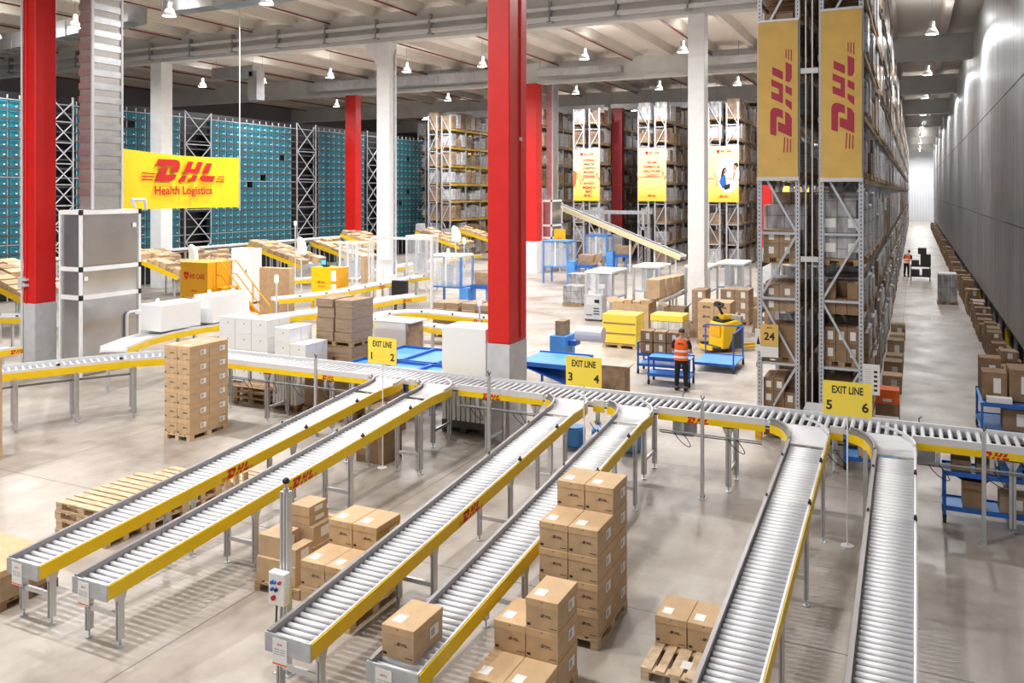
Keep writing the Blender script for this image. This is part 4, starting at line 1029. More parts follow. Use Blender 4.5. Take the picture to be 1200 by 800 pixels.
# ---- gravity chutes with their parcels
def chute(label, y, x0, z0, x1, z1, wy=2.0, nc=3, nr=6):
    t = thing('gravity_chute', label, 'chute', (x0,y,0), 0, 'sorting chutes'); L_ = x1-x0; s = (z1-z0)/L_
    MB().prism([(0,0,z0-.1),(L_,0,z1-.1),(L_,0,z1),(0,0,z0)],(0,wy,0)).build('bed','roller',t)
    MB().prism([(0,-.03,z0-.16),(L_,-.03,z1-.16),(L_,-.03,z1+.08),(0,-.03,z0+.08)],(0,.03,0)).build('side_band','yellow',t)
    MB().prism([(0,wy,z0-.16),(L_,wy,z1-.16),(L_,wy,z1+.08),(0,wy,z0+.08)],(0,.03,0)).build('side_band','yellow',t)
    MB().box(L_,0,z1-.1,L_+.12,wy,z1-.02).box(L_+.12,0,z1-.1,L_+.16,wy,z1+.12).build('end_stop','galv',t)
    for x in (.3,L_-.3):
        for yy in (.06,wy-.06): MB().box(x-.04,yy-.04,0,x+.04,yy+.04,z0+s*x-.1).build('leg','galv',t)
    short = label.split(', ')[1]
    for r in range(nr):
        for c in range(nc):
            if R.random() < .12: continue
            h = R.uniform(.2,.40); dx = L_/nr*.93; dy = wy/nc*.9; xx = (r+.5)*L_/nr
            o = MB().box(-dx/2,-dy/2,0,dx/2,dy/2,h)
            if R.random() < .4: o.box(-.12,-.1,h,.1,.08,h+.003,1)
            o = o.build('parcel',[R.choice(('kraft','kraft_lid','kraft_old')),'paper'],None,(x0+xx,y+wy*(c+.5)/nc,z0+s*xx+.02+abs(s)*dx*.5*0))
            o.rotation_euler = (0,-math.atan(s),0)
            tag(o,'brown parcel, %s down, %s back, on the chute %s' % (NTH[r],NTH[c],short),'parcel','parcels on the chutes')
    return t
for lab,y,xe,ze in (('left of the left red column',21.8,-31.8,1.42),('behind the yellow care panel',31.35,-33.7,1.38),('above the yellow stairs',35.6,-34.6,1.3),('left of the middle fin light',39.95,-33.0,1.28),
                  ('right of the middle fin light',44.3,-31.6,1.2),('left of the corbel column',49.7,-34.4,1.78),('left of the far fin light',58.5,-32.5,1.32),('right of the far fin light',62.6,-30.8,1.35)):
    L_ = min(4.1, xe+37.4); chute('sloping chute with a yellow rail and brown parcels, '+lab,y,xe-L_,ze+.275*L_,xe,ze,2.4 if y < 60 else 1.8,3,8)
def fin(label,u,v0,v1,Y):
    x = x_at(u,Y); a = x*Fv[0]+Y*Fv[1]; z0 = CH-(v1-HZY)*a/FPX; h = (v1-v0)*a/FPX
    t = thing('signal_light',label,'lamp',(x,Y,0),0,'white fin lights')
    MB().cyl((0,0,0),(0,0,z0+.05),.04,8).build('pole','rail_light',t)
    w_ = h*.52; prof = [(-w_/2,0,z0),(w_*.35,0,z0),(w_*.5,0,z0+h*.3),(w_*.42,0,z0+h*.62),(w_*.1,0,z0+h*.88),(-w_*.3,0,z0+h),(-w_/2,0,z0+h*.95)]
    MB().prism([(p[0],-.06,p[2]) for p in prof],(0,.12,0)).build('shade','white_plastic',t)
    MB().prism([(w_*.38,-.065,z0),(w_*.5,-.065,z0),(w_*.66,-.065,z0+h*.3),(w_*.56,-.065,z0+h*.64),(w_*.2,-.065,z0+h*.92),(-w_*.3,-.065,z0+h*1.03),(-w_*.25,-.065,z0+h*.97),(w_*.1,-.065,z0+h*.86),(w_*.42,-.065,z0+h*.62),(w_*.5,-.065,z0+h*.3)],(0,.13,0)).build('glowing_edge','glow_green',t)
fin('white fin-shaped light glowing green above the yellow care panel',226,287,307,28.5)
fin('white fin-shaped light glowing green over the parcel chutes in the middle',353,278,298,38.5)
fin('white fin-shaped light glowing green by the far chutes',534,265,283,52.0)
def beacon(label,u,v0,v1,Y,m='glow_green'):
    x = x_at(u,Y); a = x*Fv[0]+Y*Fv[1]; z0 = CH-(v1-HZY)*a/FPX; z1 = CH-(v0-HZY)*a/FPX
    t = thing('signal_light',label,'lamp',(x,Y,0),0,'signal beacons')
    MB().cyl((0,0,0),(0,0,z0),.035,8).build('pole','rail_light',t); MB().lathe([(.06,z0),(.07,z0+.02),(.07,z1-.03),(.04,z1)],n=10).build('beacon_lens',m,t)
beacon('green beacon on a pole before the tote wall lattice tower',346,259,264,38.9)
beacon('green beacon on a pole by the far chutes',544,279,286,47)
beacon('green beacon above the blue machine line',525,291,301,47.5)
beacon('pale beacon on a grey post left of the yellow logo cabinet',324,322,331,24.5)
beacon('violet beacon on a thin pole before the wrapped carton pallets',562,352,358,24.6,'glow_violet')
beacon('green beacon on the farther white machine cover',276,357,363,22.5)
# ================================================================== PACKING AREA MACHINES
t = thing('packing_machine','yellow machine panel reading we care, beside yellow stairs','machine',(x_at(227,26),26,0)); h = .78
MB().box(-h,0,1.33,h,1.3,2.80).build('housing','yellow_dark',t,bevel=.02)
m_ = MB(); shield(m_,(-.42,-.003,2.22),X3,Z3,.3,0); disc(m_,(-.42,-.005,2.23),X3,Z3,.06,1); text(m_,'WE CARE',(.18,-.003,2.1),X3,Z3,.2,0,.85); m_.build('lettering',['dhl_red','orange'],t)
m_ = MB(); dhl(m_,(.02,-.003,1.6),X3,Z3,.42); m_.build('printed_mark','dhl_red',t)
for x in (-h+.06,h-.06):
    for y in (.06,1.24): MB().box(x-.05,y-.05,0,x+.05,y+.05,1.33).build('leg','yellow_dark',t)
t = thing('access_stairs','yellow steel stairs with handrails beside the yellow care panel','stairs',(-26.1,26.3,0))
top,run = 1.75,1.8
MB().box(-.05,0,top-.06,.25,.9,top).build('platform','yellow_dark',t)
for k in range(6): z = top-(k+1)*top/7; MB().box(.25+k*run/6,0.05,z-.03,.25+k*run/6+.3,.85,z).build('tread','yellow_dark',t)
for y in (.0,.87):
    MB().prism([(.2,y,top),(.2,y,top-.28),(run+.1,y,0),(run+.5,y,0)],(0,.04,0)).build('stringer','yellow_dark',t)
    MB().tube([(-.02,y+.02,top),(-.02,y+.02,top+1.05),(.25,y+.02,top+1.05),(run+.25,y+.02,1.0),(run+.25,y+.02,.05)],.03,6).tube([(-.02,y+.02,top+.5),(.25,y+.02,top+.5),(run+.25,y+.02,.5)],.025,6).tube([(run*.5+.25,y+.02,.9),(run*.5+.25,y+.02,1.95)],.025,6).build('handrail','yellow_dark',t)
for x in (0,.2): MB().box(x-.03,.1,0,x+.03,.18,top-.06).build('leg','yellow_dark',t)
t = thing('logo_cabinet','yellow cabinet on legs with a red logo and two white openings','cabinet',(-25.3,32.3,0))
MB().box(-.72,0,.72,.42,.9,2.12).build('front_panel','yellow',t); MB().box(.42,0,.68,.78,.9,2.12).build('side_frame','yellow_dark',t)
for z in (.85,1.5): MB().box(.46,-.02,z,.74,0,z+.5).build('opening','paper',t)
m_ = MB(); dhl(m_,(-.13,-.004,1.42),X3,Z3,.62); m_.box(-.35,-.004,1.22,.1,-.002,1.25); m_.build('printed_mark','dhl_red',t)
for x in (-.68,.72): MB().box(x-.05,.02,0,x+.05,.12,.72).build('leg','yellow_dark',t)
MB().box(-.3,.3,2.12,.0,.5,2.25).build('bracket','dark_grey',t); m_ = MB().box(-.35,.25,2.2,-.02,.3,2.5).build('monitor','black',t); MB().box(-.32,.24,2.24,-.05,.249,2.46).build('screen','screen_blue',m_)
def white_cover(label,x0,y0,x1,y1,z0,z1):
    t = thing('machine_cover',label,'machine',(x0,y0,0),0,'white machine covers')
    MB().box(0,0,z0,x1-x0,y1-y0,z1).build('cover','white_plastic',t,bevel=.02)
    MB().lathe([(.05,z1),(.06,z1+.02),(.05,z1+.12),(.02,z1+.14)],(.3,.4,0),10).build('beacon','glow_white',t)
    MB().box(-.35,.1,z1-.35,0,.5,z1-.22).build('entry_table','white_plastic',t)
white_cover('white box-shaped machine cover, nearer of two behind the tall carton stack',-21.75,18.75,-20.85,20.35,1.40,2.22)
white_cover('white box-shaped machine cover, farther of two behind the tall carton stack',-21.55,20.7,-20.7,22.4,1.40,2.3)
def cab(label,u0,u1,v0,Y,dp=.8,m='white_plastic',hnd=True):
    x0,x1 = x_at(u0,Y),x_at(u1,Y); a = (x0+x1)/2*Fv[0]+Y*Fv[1]; z1 = CH-(v0-HZY)*a/FPX
    t = thing('control_cabinet',label,'cabinet',(x0,Y,0)); MB().box(0,0,.1,x1-x0,dp,z1).build('housing',m,t,bevel=.01); MB().box(.03,.03,0,x1-x0-.03,dp-.03,.1).build('plinth','dark_grey',t)
    MB().box(.04,-.012,.15,x1-x0-.04,0,z1-.05).build('door',m,t)
    MB().box((x1-x0)*.75,-.035,z1*.55,(x1-x0)*.75+.05,-.012,z1*.62).build('handle','black',t)
    return t
cab('tall white control cabinet right of the yellow stairs',271,294,291,33)
cab('grey control cabinet below the far chutes',487,494,262,60,.6,'machine_grey')
cab('white control panel with dark marks left of the gate frame',337,345,300,47,.5)
def framed(label,x0,y0,z1,wx,wy,frame,m,base_z=.95,panel='poly',blue=False):
    t = thing('packing_machine',label,'machine',(x0,y0,0))
    for a in (.04,wx-.04):
        for b in (.04,wy-.04): MB().box(a-.05,b-.05,0,a+.05,b+.05,z1).build('post',m,t)
    MB().box(-.02,-.02,z1-.02,wx+.02,wy+.02,z1+.1).build('top_cover',frame,t,bevel=.02)
    MB().box(0,0,base_z-.08,wx,wy,base_z).build('base_table',m,t)
    MB().box(.1,-.005,base_z,wx/2-.04,.0,z1-.05).box(wx/2+.04,-.005,base_z,wx-.1,.0,z1-.05).build('window',panel,t)
    MB().box(wx/2-.04,-.02,base_z,wx/2+.04,.02,z1).build('door_frame','white_plastic' if blue else m,t)
    MB().box(wx-.0,.1,base_z,wx+.005,wy-.1,z1-.05).build('side_window',panel,t)
    MB().box(wx*.2,wy*.3,base_z,wx*.45,wy*.7,base_z+.9).cyl((wx*.7,wy*.5,base_z),(wx*.7,wy*.5,base_z+1.0),.12,10).box(wx*.15,wy*.4,base_z+.95,wx*.9,wy*.6,base_z+1.05).build('mechanism','machine_grey',t)
    if blue:
        MB().box(wx-.05,-.12,0,wx+.45,.5,base_z+.35 if blue=='low' else base_z-.05).build('control_column','blue_light',t)
        MB().box(wx+.45,.1,base_z-.05,wx+1.5,wy-.1,base_z+.12).build('infeed_tray','blue',t)
        MB().box(wx+.6,.15,0,wx+.7,.25,base_z-.05).box(wx+1.3,.15,0,wx+1.4,.25,base_z-.05).build('tray_leg',m,t)
    return t
framed('blue framed carton machine with clear doors left of the big red column',-22.2,37.0,2.45,1.75,1.3,'white_plastic','blue_frame',.95,'poly',True)
framed('blue framed carton machine in front of the distant air handling unit',-21.0,48.5,2.6,1.7,1.4,'blue_frame','blue_frame',1.1,'poly','low')
framed('blue framed carton machine farthest back, by the inclined conveyor',-21.6,57.6,2.5,1.7,1.4,'blue_frame','blue_frame',1.1,'poly','low')
def carton_at(label,u,v,Y,wx,wy,h,m='kraft_old',tilt=0):
    x = x_at(u,Y); a = x*Fv[0]+Y*Fv[1]; z = CH-(v-HZY)*a/FPX
    t = thing('cardboard_box',label,'box',(x,Y,z)); t.rotation_euler = (0,tilt,0)
    MB().box(-wx/2,0,0,wx/2,wy,h).build('body',m,t); MB().prism([(wx/2,0,h),(wx/2,wy,h),(wx/2+.35,wy,h+.28),(wx/2+.35,0,h+.28)],(0,0,.01)).build('flap','kraft_lid',t)
for i,(l,x,y,z) in enumerate((('open carton tilted on the tray of the near blue machine',-19.33,37.4,1.078),('open carton on the tray of the second blue machine',-18.18,48.9,1.228),('open carton on the tray of the farthest blue machine',-18.78,58.0,1.228))):
    t = thing('cardboard_box',l,'box',(x,y,z)); MB().box(-.6,0,0,.35,.8,.6).build('body','kraft_old',t); MB().add([(.35,0,.02),(.35,.8,.02),(.75,.8,.72),(.75,0,.72),(.37,0,0),(.37,.8,0),(.77,.8,.70),(.77,0,.70)],[(0,1,2,3),(7,6,5,4),(0,4,5,1),(1,5,6,2),(2,6,7,3),(3,7,4,0)]).build('flap','kraft_lid',t)
framed('white strapping machine cage in front of the lattice towers',-28.7,38.0,2.85,1.2,1.2,'white_plastic','white_plastic',1.0)
framed('white clear-walled machine behind the tall white frame',-26.6,41.5,3.1,1.4,1.3,'white_plastic','rail_light',1.1)
for k,(l,x,y,wx,wy) in enumerate((('grey strapping machine with a white top, nearest in the right packing area',-13.45,35.9,1.25,2.2),('grey strapping machine with a white top, second in the right packing area',-12.35,39.5,1.35,2.0),('grey strapping machine partly hidden by the right white column',-10.05,40.5,1.2,2.0),('grey strapping machine right of the right white column',-9.05,43.0,1.35,2.2))):
    framed(l,x,y,2.05,wx,wy,'white_plastic','machine_grey',.95,'glass')
t = thing('strapping_unit','grey wheeled strapping unit with black slots in front of the nearest packing machine','machine',(-13.25,35.2,0))
MB().box(0,0,.08,.85,.62,1.15).build('housing','machine_grey',t,bevel=.02); MB().box(.06,.05,1.15,.8,.55,1.17).build('work_top','rail_light',t)
m_ = MB().box(.1,-.004,.25,.4,-.0,.3).box(.45,-.004,.3,.72,0,.36).box(.45,-.004,.42,.72,0,.48).box(.45,-.004,.54,.72,0,.6); m_.build('slots','dark_grey',t); MB().box(.12,-.006,.72,.62,0,1.05).build('hatch','rail_light',t)
MB().box(.5,-.02,.82,.72,.0,.96).build('reel_window','black',t)
for a in (.08,.77):
    for b in (.08,.54): MB().cyl((a-.02,b,.045),(a+.02,b,.045),.045,10).build('caster','rubber',t)
MB().box(.8,.1,1.0,.86,.16,1.5).box(.66,.05,1.45,.95,.2,1.62).build('control_panel','rail_light',t)
# ---- tall white frame, black panel, brown boards
t = thing('gate_frame','tall white rectangular frame standing behind the corbel column','frame',(-24.35,34.95,0))
for x in (0,3.42): MB().box(x-.06,-.06,0,x+.06,.06,3.5).build('post','rail_light',t)
MB().box(.06,-.06,3.38,3.36,.06,3.5).build('cross_beam','rail_light',t)
t = thing('black_panel','black box panel on a stand at the foot of the corbel column','panel',(x_at(467,34.2),34.2,0)); MB().box(-.4,0,.62,.4,.25,1.45).build('housing','black',t,bevel=.01); MB().box(-.3,.08,0,-.2,.18,.62).box(.2,.08,0,.3,.18,.62).build('stand','dark_grey',t)
for l,u0,u1,v0,Y in (('large upright brown board left of the grey beacon post',304,339,313,29),('tall brown board right of the white strapping cage',423,427,300,37)):
    x0,x1 = x_at(u0,Y),x_at(u1,Y); a = x0*Fv[0]+Y*Fv[1]; z1 = CH-(v0-HZY)*a/FPX
    tag(MB().box(0,0,0,x1-x0,.35,z1).build('carton_board','kraft',None,(x0,Y,0),bevel=.01),l,'board')
# ================================================================== PALLET STACKS IN THE MIDDLE
def whites(label,x0,y0,nx,ny,layers,w_,d_,h_,pal,grp):
    if pal: wood_pallet(x0,y0,0,x0+nx*w_,y0+ny*d_,'x','pallet under the '+label,None,'wood_old')
    for k in range(layers):
        for i in range(nx):
            for j in range(ny):
                if k == layers-1 and R.random() < .35: continue
                c = thing('foam_box','white box, %s across, %s row, %s layer of the %s' % (NTH[i],('front','rear')[j],ORD[k],label),'box',(x0+w_*(i+.5),y0+d_*(j+.5),.145+k*(h_+.003)),0,grp)
                MB().box(-w_/2+.008,-d_/2+.008,0,w_/2-.008,d_/2-.008,h_*.86).build('body','white_plastic',c,bevel=.008); MB().box(-w_/2+.003,-d_/2+.003,h_*.86,w_/2-.003,d_/2-.003,h_).build('lid','white_plastic',c,bevel=.006)
                MB().box(.02,-d_/2+.004,h_*.62,.06,-d_/2+.0075,h_*.68).build('grip_slot','dark_grey',c)
whites('left white stack',-18.75,19.0,3,2,4,.62,.5,.46,True,'white boxes, left stack')
whites('right white stack',-16.55,18.9,2,2,4,.56,.5,.42,True,'white boxes, right stack')
tag(MB().box(-.2,-.16,0,.2,.16,.24).build('open_box','kraft_old',None,(-17.6,18.35,.0)),'small brown box on the floor before the left white stack','box')
def flats(label,x0,y0,wx,wy,n,seed,m='flat_card',midp=False):
    """a pallet of flattened cartons: two columns of bundles, slightly askew, sometimes with a second pallet half way up"""
    wood_pallet(x0,y0,0,x0+wx,y0+wy,'x','pallet under the '+label,None,'wood_old'); z = .146
    for k in range(n):
        if midp and k == n//2: wood_pallet(x0,y0,z,x0+wx,y0+wy,'x','pallet half way up the '+label,None,'wood_old'); z += .146
        h = .26+.07*((k*seed) % 3); cols = 2 if k != n//2-1 else 1
        for c in range(cols):
            w2 = wx/cols; dx = R.uniform(-.01,.01); dy = R.uniform(-.06,.04); hh = h-R.uniform(0,.05)*(cols-1)*(k == n-1)
            tag(MB().box(-w2/2+.02,-wy/2+.02,0,w2/2-.035,wy/2-.02,hh).build('carton_bundle',m,None,(x0+w2*(c+.5)+dx,y0+wy/2+dy,z),bevel=.012,rz=R.uniform(-.015,.015)),'%s layer bundle of flattened cartons, %s, %s' % (ORD[k],('whole width' if cols == 1 else ('first half','second half')[c]),label),'carton bundle','flattened carton bundles')
        z += h+.002
flats('tall stack by exit sign one',-16.2,20.3,1.35,1.1,7,2,'flat_card',True)
flats('left stack behind conveyor loop',-17.2,28.7,1.2,1.1,4,1)
flats('right stack behind conveyor loop',-15.9,28.7,1.35,1.1,4,2)
t = thing('wrapped_stack','white wrapped stack with torn brown side above exit sign one and two','pallet load',(-15.9,22.9,0))
MB().box(0,0,.145,1.2,1.0,1.5).build('wrapped_goods','white_plastic',t,bevel=.03); MB().box(1.2,.05,.3,1.28,.95,1.45).build('torn_carton','kraft_old',t); MB().box(-.02,-.02,1.5,1.4,1.02,1.54).build('cover_sheet','paper',t); simple = MB(); simple_pallet(simple,0,0,0,1.2,1.0,0); simple.build('pallet','wood_old',t)
t = thing('wrapped_stack','tall white wrapped stack with ribbed lower part left of the big red column','pallet load',(-10.2,17.5,0))
MB().box(0,0,1.38,1.18,.9,2.5).build('upper_cover','white_plastic',t,bevel=.015)
for q in range(9): MB().box(.02+.13*q,-.015,.3,.11+.13*q,.86,1.38).build('ribbed_sheet','white_paint',t)
MB().box(0,0,.12,1.18,.9,.3).box(0,0,0,.15,.9,.12).box(.5,0,0,.65,.9,.12).box(1.03,0,0,1.18,.9,.12).build('pallet','dark_grey',t)
# stacks seen beneath the main conveyor
t = thing('wrapped_stack','white corrugated stack on a dark pallet seen under the main conveyor','pallet load',(-15.3,18.3-1.1+.2,0))
for q in range(8): MB().box(.015+.1*q,0,.15,.09+.1*q,.8,1.05).build('corrugated_sheet','white_paint',t)
MB().box(0,0,.1,.82,.8,.15).box(0,0,0,.12,.8,.1).box(.7,0,0,.82,.8,.1).build('pallet','kraft_dark',t)
for k,(x,h,mm) in enumerate(((-14.35,.95,'kraft_dark'),(-13.45,1.05,'kraft_old'),(-12.5,.8,'kraft_old'))):
    wood_pallet(x,17.45,0,x+.8,18.25,'x','%s small pallet under the main conveyor, counted from the left' % NTH[k],'pallets under the main conveyor','wood_old')
    tag(MB().box(-.38,-.36,0,.38,.36,h-.145).build('bundle',mm,None,(x+.4,17.85,.146),bevel=.03),'%s brown bundle seen under the main conveyor, counted from the left' % NTH[k],'bundle','bundles under the main conveyor')
for k in range(3): wood_pallet(-16.75,17.5,k*.145,-15.55,18.3,'x','%s old pallet of the pile behind the tall carton stack' % ORD[k],'pallets behind the tall carton stack','wood_old')
for k,(x,y,l) in enumerate(((-10.35,15.1,'carton under the entry of the second lane'),(-11.4,16.9,'carton under the entry of the leftmost lane'))): parcel(x,y,.0,.7,.7,.75 if k==0 else .6,'brown '+l+', seen below the rollers','cartons under the lane entries','kraft_dark',False)
# ================================================================== RIGHT PACKING AREA
def gantry():
    t = thing('steel_gantry','grey steel gantry carrying the inclined conveyor in front of the banner racks','gantry',(-24.2,60.4,0))
    MB().box(0,0,4.05,6.4,.25,4.3).build('beam','galv',t); MB().box(0,1.4,4.05,6.4,1.65,4.3).build('beam','galv',t)
    for x in (3.0,6.1):
        for y in (.12,1.5): MB().box(x-.1,y-.1,0,x+.1,y+.1,4.05).build('post','galv',t)
    for x in (4.6,6.2): MB().bar((x,.1,0),(6.1,.1,2.9),.16,.16).build('brace','galv',t)
gantry()
t = thing('inclined_conveyor','pale inclined conveyor descending to the right in front of the banner racks','conveyor',(-24.8,59.2,0))
a,b = Vector((0,0,4.85)),Vector((10.6,-2.4,1.25))
MB().bar(a,b,.75,.12).build('belt','mid_grey',t)
d = (b-a).normalized(); nrm = d.cross(Vector((0,0,1))).normalized()
for s_ in (-1,1): MB().bar(a+nrm*.4*s_,b+nrm*.4*s_,.06,.34).build('side_rail','rail_cream' if s_>0 else 'rail_light',t)
m_ = MB().tube([a+nrm*.4+Vector((0,0,.3)),b+nrm*.4+Vector((0,0,.3))],.03,6)
m_.build('guard_rail','dark_grey',t)
for q in (.62,.80,.95): p = a.lerp(b,q); MB().box(p.x-.06,p.y-.06,0,p.x+.06,p.y+.06,p.z-.1).build('leg','rail_light',t)
poly_conv('grey conveyor carrying cartons between the strapping machines',[(-10.9,36.3),(-10.88,39),(-10.86,41.9)],-.75,.9,0,2.4,'right packing conveyors')
for k in range(4): parcel(-10.5,37.0+1.2*k,.955,.62,.9,.85-.05*k,'large tan carton, %s on the conveyor between the strapping machines' % NTH[k],'cartons between the strapping machines','kraft',False)
def open_box(label,x,y,wx,wy,h,m='kraft',z=0.,grp=None,rz=0):
    t = thing('cardboard_box',label,'box',(x,y,z),rz,grp); e = .012
    MB().box(-wx/2,-wy/2,0,wx/2,-wy/2+e,h).box(-wx/2,wy/2-e,0,wx/2,wy/2,h).box(-wx/2,-wy/2+e,0,-wx/2+e,wy/2-e,h).box(wx/2-e,-wy/2+e,0,wx/2,wy/2-e,h).box(-wx/2+e,-wy/2+e,0,wx/2-e,wy/2-e,e).build('body',m,t)
    f = h*.35
    MB().add([(-wx/2,-wy/2,h),(-wx/2,wy/2,h),(-wx/2-f*.8,wy/2,h+f*.4),(-wx/2-f*.8,-wy/2,h+f*.4),(-wx/2,-wy/2,h+.006),(-wx/2,wy/2,h+.006),(-wx/2-f*.8,wy/2,h+f*.4+.006),(-wx/2-f*.8,-wy/2,h+f*.4+.006)],[(0,1,2,3),(7,6,5,4),(0,4,5,1),(1,5,6,2),(2,6,7,3),(3,7,4,0)]).build('flap',m,t)
    MB().add([(wx/2,-wy/2,h),(wx/2,wy/2,h),(wx/2+f*.7,wy/2,h+f*.6),(wx/2+f*.7,-wy/2,h+f*.6),(wx/2,-wy/2,h+.006),(wx/2,wy/2,h+.006),(wx/2+f*.7,wy/2,h+f*.6+.006),(wx/2+f*.7,-wy/2,h+f*.6+.006)],[(0,1,2,3),(7,6,5,4),(0,4,5,1),(1,5,6,2),(2,6,7,3),(3,7,4,0)]).build('flap','kraft_lid',t)
    return t
wood_pallet(-11.3,33.2,0,-9.7,34.4,'x','pallet under the big open tan carton',None,'wood_old')
open_box('big open tan pallet carton in front of the second strapping machine',-10.5,33.8,1.55,1.15,1.0,'kraft',.146)
open_box('tan open carton beside the yellow banded pallet, rear',-9.0,34.9,.85,.8,.9,'kraft_old')
# yellow banded pallet stack and its neighbour
wood_pallet(-10.35,29.4,0,-9.05,30.4,'x','pallet under the yellow banded cartons, nearest the floor marking',None)
for k,(h,) in enumerate(((.36,),(.36,),(.36,))):
    t = thing('yellow_carton','%s yellow banded carton tier on the pallet left of the worker' % ORD[k],'box',(-9.7,29.9,.146+k*.372),0,'yellow banded cartons')
    MB().box(-.64,-.5,0,.64,.5,h).build('body','sign_yellow',t,bevel=.01); m_ = MB()
    MB().box(-.6,-.504,.02,.6,-.5005,.06).build('printed_strip','kraft_dark',t)
wood_pallet(-9.2,31.6,0,-7.9,32.6,'x','pallet under the white and yellow load behind the worker',None)
t = thing('wrapped_stack','low white load with a yellow banded top behind the worker','pallet load',(-8.55,32.1,.146)); MB().box(-.62,-.48,0,.62,.48,.62).build('wrapped_goods','wrap_white',t,bevel=.02); MB().box(-.63,-.49,.62,.63,.49,.86).build('yellow_carton','sign_yellow',t,bevel=.01)
def pile(name,x0,y0,w_,d_,h_,nx,ny,layers,m,grp,lface='y',mark=False):
    wood_pallet(x0-.03,y0-.03,0,x0+nx*w_+.03,y0+ny*d_+.03,'x','pallet under the '+name,None,'wood_old')
    for k in range(layers):
        for i in range(nx):
            for j in range(ny):
                c = parcel(x0+w_*(i+.5),y0+d_*(j+.5),.146+k*(h_+.002),w_-.012,d_-.012,h_,'carton, %s across, %s row, %s layer, %s' % (NTH[i],('front','rear','third')[j],ORD[k],name),grp,m,not mark,0,False,lface)
                if mark: m_ = MB(); dhl(m_,(w_*.05,-d_/2+.003,h_*.5),X3,Z3,w_*.5,0,False); m_.build('printed_mark','ink',c)
pile('tall pile right of the worker',-7.35,31.6,.6,.55,.36,2,2,4,'kraft','cartons, tall pile','y',True)
pile('pile left of the tall pile',-8.15,34.0,.55,.5,.4,1,2,4,'kraft_old','cartons, narrow pile')
pile('wrapped pile at the foot of the white column',-7.6,36.9,.6,.6,.45,2,2,3,'kraft_old','cartons, column pile')
pile('wide low pile behind the pallet truck',-5.95,35.2,.62,.6,.42,3,1,2,'kraft_dark','cartons, low pile')
pile('low cartons beside the pallet truck',-5.2,33.5,.6,.5,.5,1,1,1,'kraft','cartons, truck pile')
pile('cartons left of the front racks',-4.9,38.2,.55,.6,.4,2,1,3,'kraft_old','cartons, rack pile')
for k in range(7):
    tag(MB().box(-.04,-.03,0,.04,.03,1.35).build('wood_plank','wood',None,(-4.35+.16*k,33.2,0)),'%s upright pallet board behind the left front rack' % NTH[k],'board','upright pallet boards')
open_box('open flattened brown carton behind exit sign three and four',-7.75,22.85,.9,.5,.72,'kraft_old')
open_box('small open brown carton lying left of the one behind exit sign three and four',-8.15,22.1,.42,.42,.42,'kraft',0,None,.3)
# ================================================================== TROLLEYS
def trolley(label,x,y,lx,ly,h,rz=0,top=True,low=.26,m='blue',handle=True,shelf_m='blue_light'):
    t = thing('trolley',label,'trolley',(x,y,0),rz)
    for a in (-lx/2+.025,lx/2-.025):
        for b in (-ly/2+.025,ly/2-.025):
            MB().box(a-.025,b-.025,.14,a+.025,b+.025,h+(.35 if handle and a<0 else 0)).build('post',m,t)
            MB().cyl((a-.025,b,.062),(a+.025,b,.062),.062,12).box(a-.03,b-.03,.06,a+.03,b+.03,.14).build('caster','rubber',t)
    def shelf(z):
        MB().box(-lx/2,-ly/2,z-.03,lx/2,ly/2,z).build('shelf',shelf_m,t)
        MB().box(-lx/2-.005,-ly/2-.02,z-.05,lx/2+.005,-ly/2,z+.03).box(-lx/2-.005,ly/2,z-.05,lx/2+.005,ly/2+.02,z+.03).build('shelf_rim',m,t)
    shelf(low)
    if top: shelf(h)
    if handle: MB().box(-lx/2,-ly/2,h+.32,-lx/2+.05,ly/2,h+.37).build('push_handle',m,t)
    return t
trolley('blue two-shelf trolley right in front of the worker in the orange vest',-6.55,24.75,1.25,.7,.80,.05,True,.3,handle=False)
trolley('blue trolley loaded with cartons behind the worker',-7.15,26.1,1.5,.8,.62,.05,True,.3)
for k in range(6): parcel(-7.6+.42*(k%3),25.95+.36*(k//3)*0,.655+.36*(k//3),.38,.5,.34,'brown carton, %s on the %s layer of the loaded blue trolley' % (NTH[k%3],ORD[k//3]),'cartons on the loaded trolley',R.choice(('kraft_old','kraft_dark')),True,.05,False,'y')
t = trolley('low blue platform trolley with a tall end frame right of the worker',-5.75,27.7,1.3,1.7,.26,.0,False,.26,handle=False)
MB().tube([(.62,-.82,.2),(.62,-.82,1.25),(.62,.82,1.25),(.62,.82,.2)],.025,8).build('end_frame','blue',t); MB().tube([(-.62,.82,.2),(-.62,.82,1.25),(.62,.82,1.25)],.025,8).build('rear_frame','blue',t)
trolley('blue two-shelf trolley with cartons at the right edge behind the main conveyor',1.95,22.7,1.2,1.8,.92,0,True,.3,handle=False)
for k,(x,y,z,a,b,h) in enumerate(((1.65,22.5,.95,.5,.6,.62),(2.2,22.6,.95,.52,.8,.72),(1.62,23.3,.95,.45,.5,.8),(2.15,23.3,.95,.5,.5,.55),(2.1,22.35,.305,.6,.6,.5))): parcel(x,y,z,a,b,h,'brown carton, %s on the blue trolley at the right edge' % NTH[k],'cartons on the right trolley','kraft_dark',True,0,False,'y')
tag(MB().box(-.25,-.12,0,.25,.12,.12).build('tray','paper',None,(1.72,21.98,.951)),'white paper tray on the front edge of the right blue trolley','tray')
trolley('blue two-shelf trolley under the main conveyor at the lower right',1.25,16.66,1.62,.60,.88,0,True,.28,handle=False)
open_box('open brown carton on the low shelf of the trolley under the main conveyor',.92,16.66,.36,.42,.46,'kraft_dark',.282)
